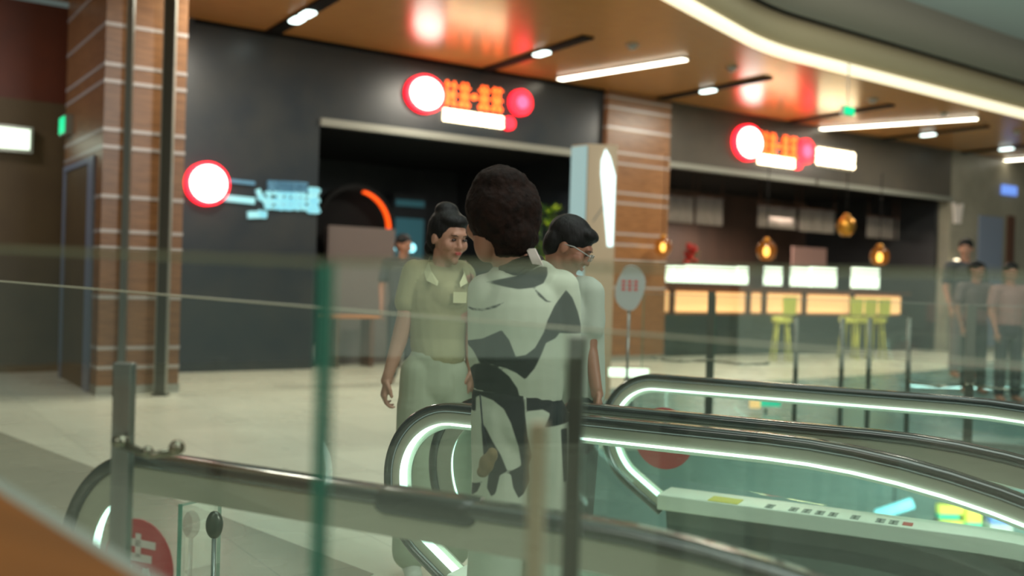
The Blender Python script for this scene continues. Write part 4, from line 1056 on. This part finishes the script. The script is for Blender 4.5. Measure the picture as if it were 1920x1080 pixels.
cap(b, Q(1052, 556, .01), .062, Q(1056, 668, .03), .056); cap(b, Q(1056, 668, .03), .055, Q(1046, 738, .12), .042)
# print
M['print'] = None
m, nt, N, L = newmat('cow_print'); bs = N['Principled BSDF']; bs.inputs['Roughness'].default_value = .85
at_ = N.new('ShaderNodeAttribute'); at_.attribute_name = 'print'; at_.attribute_type = 'GEOMETRY'
rp = N.new('ShaderNodeMapRange'); rp.inputs['From Min'].default_value = -.002; rp.inputs['From Max'].default_value = .002
mx = N.new('ShaderNodeMix'); mx.data_type = 'RGBA'; mx.inputs['A'].default_value = srgb(28, 30, 29); mx.inputs['B'].default_value = srgb(182, 188, 168)
L.new(at_.outputs['Fac'], rp.inputs['Value']); L.new(rp.outputs['Result'], mx.inputs['Factor']); L.new(mx.outputs['Result'], bs.inputs['Base Color'])
M['print'] = m
def polydist(x, z, poly):
    ins = False; dm = 9; n = len(poly)
    for i in range(n):
        x0, z0 = poly[i]; x1, z1 = poly[(i+1) % n]
        if (z0 > z) != (z1 > z) and x < (x1-x0)*(z-z0)/(z1-z0)+x0: ins = not ins
        dx, dz = x1-x0, z1-z0; u = max(0, min(1, ((x-x0)*dx+(z-z0)*dz)/(dx*dx+dz*dz+1e-12))); dm = min(dm, math.hypot(x-x0-u*dx, z-z0-u*dz))
    return -dm if ins else dm
def add_print(ob, par, polys):
    pl = [[((Q(x, y).x-par.location.x), Q(x, y).z-par.location.z) for x, y in p] for p in polys]
    me = ob.data; at = me.attributes.new('print', 'FLOAT', 'POINT')
    at.data.foreach_set('value', [min(polydist(v.co.x, v.co.z, p) for p in pl) for v in me.vertices])
jk = remesh('jacket', b, t, 'print', .007, 4, label='white jacket with large black curved patches')
PRN = [[(912, 529), (935, 524), (965, 518), (995, 507), (1012, 500), (1025, 501), (1026, 515), (1018, 531), (1000, 539), (972, 542), (945, 537)],
       [(1060, 543), (1072, 558), (1083, 585), (1094, 625), (1060, 624), (1018, 620), (1024, 600), (1038, 572)],
       [(1018, 620), (1050, 620), (1040, 632), (1022, 640), (1014, 660), (1002, 685), (984, 706), (968, 694), (950, 686), (925, 680), (899, 676), (886, 655), (870, 640), (905, 633), (941, 616), (955, 634), (967, 664), (985, 661), (1002, 648)],
       [(870, 571), (888, 577), (908, 578), (926, 572), (945, 566), (930, 576), (905, 582), (885, 581)], [(1000, 540), (1010, 548), (1024, 562), (1036, 566), (1022, 565), (1008, 554)],
       [(872, 700), (890, 682), (910, 676), (935, 684), (955, 700), (970, 722), (980, 760), (870, 760)]]
add_print(jk, t, PRN)
b = MB()
cap(b, Q(968, 745, .02), (.14, .115), Q(970, 790, .02), (.145, .12)); cap(b, Q(935, 780, .01), (.088, .1), Q(938, 900, .0), (.088, .09)); cap(b, Q(938, 900, 0), (.088, .09), qz(936, .02, .1), (.085, .09))
cap(b, Q(1018, 780, .02), (.078, .1), Q(1030, 900, .03), (.07, .085)); cap(b, Q(1030, 900, .03), (.07, .085), qz(1034, .05, .1), (.07, .085))
tr = remesh('trousers', b, t, 'print', .008, 4, label='white trousers with large black curved patches')
PRT = [[(870, 730), (980, 730), (984, 770), (988, 810), (996, 850), (990, 870), (978, 872), (972, 830), (958, 785), (945, 760), (925, 745), (902, 738), (893, 742), (893, 768), (870, 768)],
       [(903, 785), (912, 795), (925, 820), (940, 845), (952, 875), (938, 880), (930, 915), (922, 920), (914, 905), (917, 880), (908, 850)],
       [(986, 738), (1020, 732), (1040, 728), (1070, 735), (1070, 790), (1020, 795), (1030, 770), (1016, 762), (986, 764)],
       [(865, 925), (880, 905), (905, 895), (896, 915), (885, 925)],
       [(1050, 800), (1062, 800), (1062, 900), (1055, 900)], [(940, 873), (960, 873), (980, 866), (990, 862), (992, 900), (982, 920), (972, 926), (962, 905), (958, 880)]]
add_print(tr, t, PRT)
b = MB(); b.tube([Q(930, 520, .05), Q(948, 508, -.03), Q(975, 500, -.055), Q(1000, 492, -.03), Q(1010, 490, .05)], [.02, .026, .028, .026, .02], 'black', 12); b.build('inner_collar', t, label='black stand collar')
b = MB(); p0, p1 = Q(998, 468, -.0), Q(1014, 490, -.06); fr = Frame(Vector((p0.x, p0.y, 0)), (1, -.2)); b.slab(fr, [(-.008, p0.z), (.018, p0.z+.002), (.045, p1.z-.012), (.012, p1.z-.008)], -.06, -.045, 'white_mark'); b.build('collar_tab', t, label='white collar tab standing up')
b = MB()
for x, dy in ((936, .02), (1034, .05)): cap(b, qz(x, dy-.03, .05), (.045, .045), qz(x-8, dy+.14, .035), (.042, .03))
remesh('shoes', b, t, 'shoe', .008, 3)
o = Q(912, 870, -.13); fr = Frame(Vector((o.x, o.y, 0)), (1, 0))
t2 = thing('small_bag', 'small tan cloth bag hanging by the left thigh of the patterned trousers', 'bag', o-Vector((0, 0, .05)))
b = MB(); b.ell(o, (.024, .02, .03)); b.ell(o+Vector((.016, 0, .026)), (.018, .018, .024)); b.ell(o+Vector((-.01, 0, -.024)), (.02, .016, .018)); remesh('pouch', b, t2, 'tan', .006, 2)
b = MB(); b.tube([o+Vector((0, 0, .05)), Q(905, 800, -.115), Q(900, 740, -.11)], .0025, 'pants_dark', 6); b.build('cord', t2)

# ---------------- man with glasses and white tee
DN = 4.3
def G(x, y, dy=0): return un(x, y, DN+dy)
def gz(x, dy, z): return Vector((G(x, 540, dy).x, DN+dy, z))
base = G(1075, 700); t = thing('person', 'man in glasses and white tee shirt bending his head, behind the patterned jacket', 'person', (base.x, base.y, 0))
b = MB(); P, Rm = headmesh(b, G(1068, 462, .0), math.radians(-12), 1.0, math.radians(30))
cap(b, P(-.045, 0, -.03), .055, G(1048, 530, .02), .058); b.ell(G(1075, 600, .02), (.14, .1, .2)); b.ell(G(1075, 730), (.13, .1, .14))
cap(b, G(1106, 560, -.03), .048, G(1104, 650, -.05), .04); cap(b, G(1104, 650, -.05), .038, G(1118, 728, -.1), .026); hand(b, G(1119, 732, -.1), (.12, -.1, -1), (.2, -1, 0), (-1, 0, 0), 1, .6)
cap(b, G(1042, 560, .1), .048, G(1046, 650, .12), .04); cap(b, G(1046, 650, .12), .038, G(1070, 728, .05), .026); hand(b, G(1071, 731, .05), (.12, -.1, -1), (.2, -1, 0), (1, 0, 0), 1, .6)
cap(b, G(1055, 770), .07, gz(1058, .05, .08), .04); cap(b, G(1096, 770, -.02), .07, gz(1092, -.05, .08), .04)
remesh('body', b, t, 'skin2', .006, 4)
face_parts(t, P, Rm)
b = MB(); b.ell(P(-.022, 0, .045), (.105, .09, .09), 'hair', Rm); b.ell(P(-.06, 0, -.005), (.058, .084, .085), 'hair', Rm); b.ell(P(.045, 0, .085), (.05, .07, .032), 'hair', Rm)
b.ell(P(.0, .07, .03), (.03, .02, .04), 'hair', Rm); b.ell(P(.0, -.07, .03), (.03, .02, .04), 'hair', Rm)
remesh('hair', b, t, 'hair', .006, 4)
b = MB()
for sg in (1, -1):
    pts = [P(.108, sg*.034+.024*math.cos(k*PI/8)*1, .004+.017*math.sin(k*PI/8)) for k in range(17)]
    b.tube(pts, .0018, 'steel', 6); b.tube([P(.108, sg*.058, .01), P(.03, sg*.084, .012), P(-.01, sg*.086, .0)], .0025, 'bag', 6)
b.tube([P(.109, .01, .008), P(.109, -.01, .008)], .0018, 'steel', 6)
b.build('glasses', t, label='thin framed glasses with a pale temple arm')
b = MB(); cap(b, G(1046, 545, .1), .07, G(1100, 545, -.02), .066); b.ell(G(1078, 600, .02), (.135, .125, .18)); cap(b, G(1078, 620, .02), (.13, .12), G(1078, 735, .01), (.135, .12))
cap(b, G(1106, 550, -.03), .066, G(1106, 616, -.04), .062); cap(b, G(1042, 550, .1), .066, G(1044, 612, .12), .062)
remesh('tee_shirt', b, t, 'tee', .008, 5)
b = MB(); cap(b, G(1074, 735), (.13, .11), G(1074, 775), (.135, .115)); cap(b, G(1057, 780, .03), (.08, .09), gz(1058, .05, .1), (.065, .07)); cap(b, G(1094, 780, -.01), (.078, .09), gz(1092, -.05, .1), (.062, .07))
remesh('trousers', b, t, 'pants_dark', .008, 5)
b = MB()
for x, dy in ((1058, .05), (1092, -.05)): cap(b, gz(x-8, dy+.02, .05), (.045, .045), gz(x+40, dy-.06, .035), (.042, .03))
remesh('shoes', b, t, 'shoe', .008, 3)

# ---------------- simple far people
def far_person(x, ytop, D, h, label, top, legs, hairm='hair', face=-90, w=.2):
    p = un(x, ytop, D); o = Vector((p.x, p.y, 0)); h = p.z
    t = thing('person', label, 'person', o); k = h/1.72; L = lambda x_, y_, z_: o+Vector((x_*k, y_*k, z_*k))
    b = MB(); P, Rm = headmesh(b, L(0, 0, 1.60), math.radians(face), k, .2); cap(b, L(0, 0, 1.56), .05*k, L(0, 0, 1.42), .055*k)
    b.ell(L(0, 0, 1.2), (.15*k, .1*k, .22*k))
    for sg in (1, -1):
        cap(b, L(sg*w*.95, 0, 1.38), .045*k, L(sg*(w+.04), -.02, 1.1), .038*k); cap(b, L(sg*(w+.04), -.02, 1.1), .036*k, L(sg*(w+.02), -.12, .88), .025*k)
        hand(b, L(sg*(w+.02), -.125, .87), (0, -.2, -1), (0, -1, 0), (-sg, 0, 0), k, .6)
        cap(b, L(sg*.09, 0, .9), .07*k, L(sg*.1, 0, .08), .04*k); cap(b, L(sg*.1, .02, .05), .042*k, L(sg*.11, -.13, .035), .033*k)
    remesh('body', b, t, 'skin2', .012, 3)
    b = MB(); b.ell(P(-.02, 0, .045), (.1*k, .088*k, .085*k), 'hair', Rm); b.ell(P(-.055, 0, 0), (.06*k, .08*k, .09*k), 'hair', Rm); remesh('hair', b, t, hairm, .01, 3)
    b = MB(); cap(b, L(-w*.8, 0, 1.38), .07*k, L(w*.8, 0, 1.38), .07*k); cap(b, L(0, 0, 1.3), (.17*k, .12*k), L(0, 0, .98), (.155*k, .12*k))
    for sg in (1, -1): cap(b, L(sg*w*.95, 0, 1.38), .062*k, L(sg*(w+.03), -.01, 1.2), .06*k)
    remesh('shirt', b, t, top, .012, 4)
    b = MB(); cap(b, L(0, 0, .98), (.15*k, .115*k), L(0, 0, .88), (.155*k, .12*k))
    for sg in (1, -1): cap(b, L(sg*.085, 0, .88), .085*k, L(sg*.1, 0, .12), .065*k)
    remesh('trousers', b, t, legs, .012, 4); return t
p = FA(0, 0, 0)
far_person(758, 440, 13.0, 1.7, 'bystander in a dark shirt standing inside the slate shop left of the woman', 'shirt_d', 'pants_dark', face=-40)
far_person(1811, 448, 16.5, 1.9, 'tall figure in dark top before the stone wall at the far right', 'shirt_d', 'taupe', face=-120)
far_person(1831, 490, 14.0, 1.6, 'shorter dark haired person beside the tall figure at the far right', 'taupe', 'pants_dark', face=-60)
far_person(1896, 493, 13.0, 1.6, 'person in brownish clothes nearest the right edge', 'pinkish', 'pants_dark', face=-100)

# ================================================================== REAR OF THE HALL (behind the viewer; glowing panes added to lift the glass reflections)
mb = MB(); mb.box(WORLD, -16, 16, -9.3, -9, 0, 8, 'rear'); struct('wall_rear', mb)
for x0, x1, z0, z1, m, l in ((-9, -4.4, .4, 2.9, 'E_rear2', 'pink lit shop window behind the viewer'), (-2.5, 3.5, .5, 3.1, 'E_rear', 'pale glowing pane added behind the viewer'), (5.5, 11, .4, 3, 'E_rear', 'right pale glowing pane added behind the viewer')):
    t = thing('rear_glow_pane', l, 'shop window', ((x0+x1)/2, -8.95, z0)); b = MB(); b.box(WORLD, x0, x1, -8.99, -8.94, z0, z1, m); b.build('lit_pane', t)
    b = MB(); b.box(WORLD, x0-.08, x0, -8.99, -8.9, z0, z1, 'steel_dark'); b.build('frame', t)
# ================================================================== LIGHTS
def area(name, loc, tgt, size, energy, col, size_y=None):
    l = bpy.data.lights.new(name, 'AREA'); l.energy = energy; l.color = col; l.size = size
    if size_y: l.shape = 'RECTANGLE'; l.size_y = size_y
    o = bpy.data.objects.new(name, l); COL.objects.link(o); o.location = loc
    o.rotation_euler = (Vector(tgt)-Vector(loc)).to_track_quat('-Z', 'Y').to_euler(); return o
area('skylight', (3, 4, 12), (2, 7, 0), 9, 1150, (.90, 1, .93))
area('atrium_fill', (-4, -3, 7), (0, 8, .5), 4, 190, (1, .97, .88))  # unseen frontal fill from the viewer's side
area('atrium_fill', (7, -1, 5.5), (6, 16, 5.6), 3, 760, (1, .98, .92))  # added to brighten the fascia and upper wall
p = FA(pa0-2.5, -1.2, ZC-.2); area('passage_fill', p, (p.x, p.y+1, 1), .6, 60, (.95, .95, 1))  # unseen fill added to lift the dark passage
for i, (a, c) in enumerate(((0, -2.6), (4.5, -2.2), (9.5, -2.2), (15, -2.2))):
    p = FA(a, c, ZC-.1); area('corridor_downlight', p, (p.x, p.y, 0), .8, 190, (1, .93, .78))
p = FA((aQ+aR)/2, 2.3, 3.0); area('restaurant_fill', p, (p.x, p.y, 0), 2, 190, (1, .84, .7))  # unseen fill placed to brighten the restaurant interior
p = FA((aO+aP)/2, 2.4, 3.2); area('teashop_fill', p, (p.x, p.y, 0), 2, 26, (.75, .9, 1))  # dim bluish fill added to lift the shop's blacks
area('lower_hall_fill', (9, 12, -.6), (9, 13, -5), 6, 2000, (.9, 1, .97))  # unseen fill brightening the lower hall
area('lower_hall_fill', (2.5, 7.6, -.7), (2.5, 8.5, -5), 3, 450, (.9, 1, .97))  # second unseen fill, added to brighten what shows through the void
w = bpy.data.worlds.new('mall'); S.world = w; w.use_nodes = True
bg = w.node_tree.nodes['Background']; bg.inputs[0].default_value = (.62, .78, .70, 1); bg.inputs[1].default_value = .16

# ================================================================== CAMERA
cd = bpy.data.cameras.new('camera'); cam = bpy.data.objects.new('camera', cd); COL.objects.link(cam)
cd.sensor_width = 36; cd.lens = F/1920*36
fw = ray(960, 540).normalized(); rt = Vector((cR, 0, sR)); rt = (rt-fw*rt.dot(fw)).normalized(); upv = rt.cross(fw)
cam.matrix_world = Matrix(((rt.x, upv.x, -fw.x, 0), (rt.y, upv.y, -fw.y, 0), (rt.z, upv.z, -fw.z, HC), (0, 0, 0, 1)))
cd.dof.use_dof = True; cd.dof.focus_distance = 3.6; cd.dof.aperture_fstop = 1.35; cd.clip_start = .05
S.camera = cam
S.view_settings.view_transform = 'Standard'; S.view_settings.look = 'None'; S.view_settings.gamma = 1
S.view_settings.use_curve_mapping = False; S.view_settings.exposure = -.22
S.cycles.max_bounces = 14; S.cycles.transparent_max_bounces = 32; S.cycles.use_denoising = True
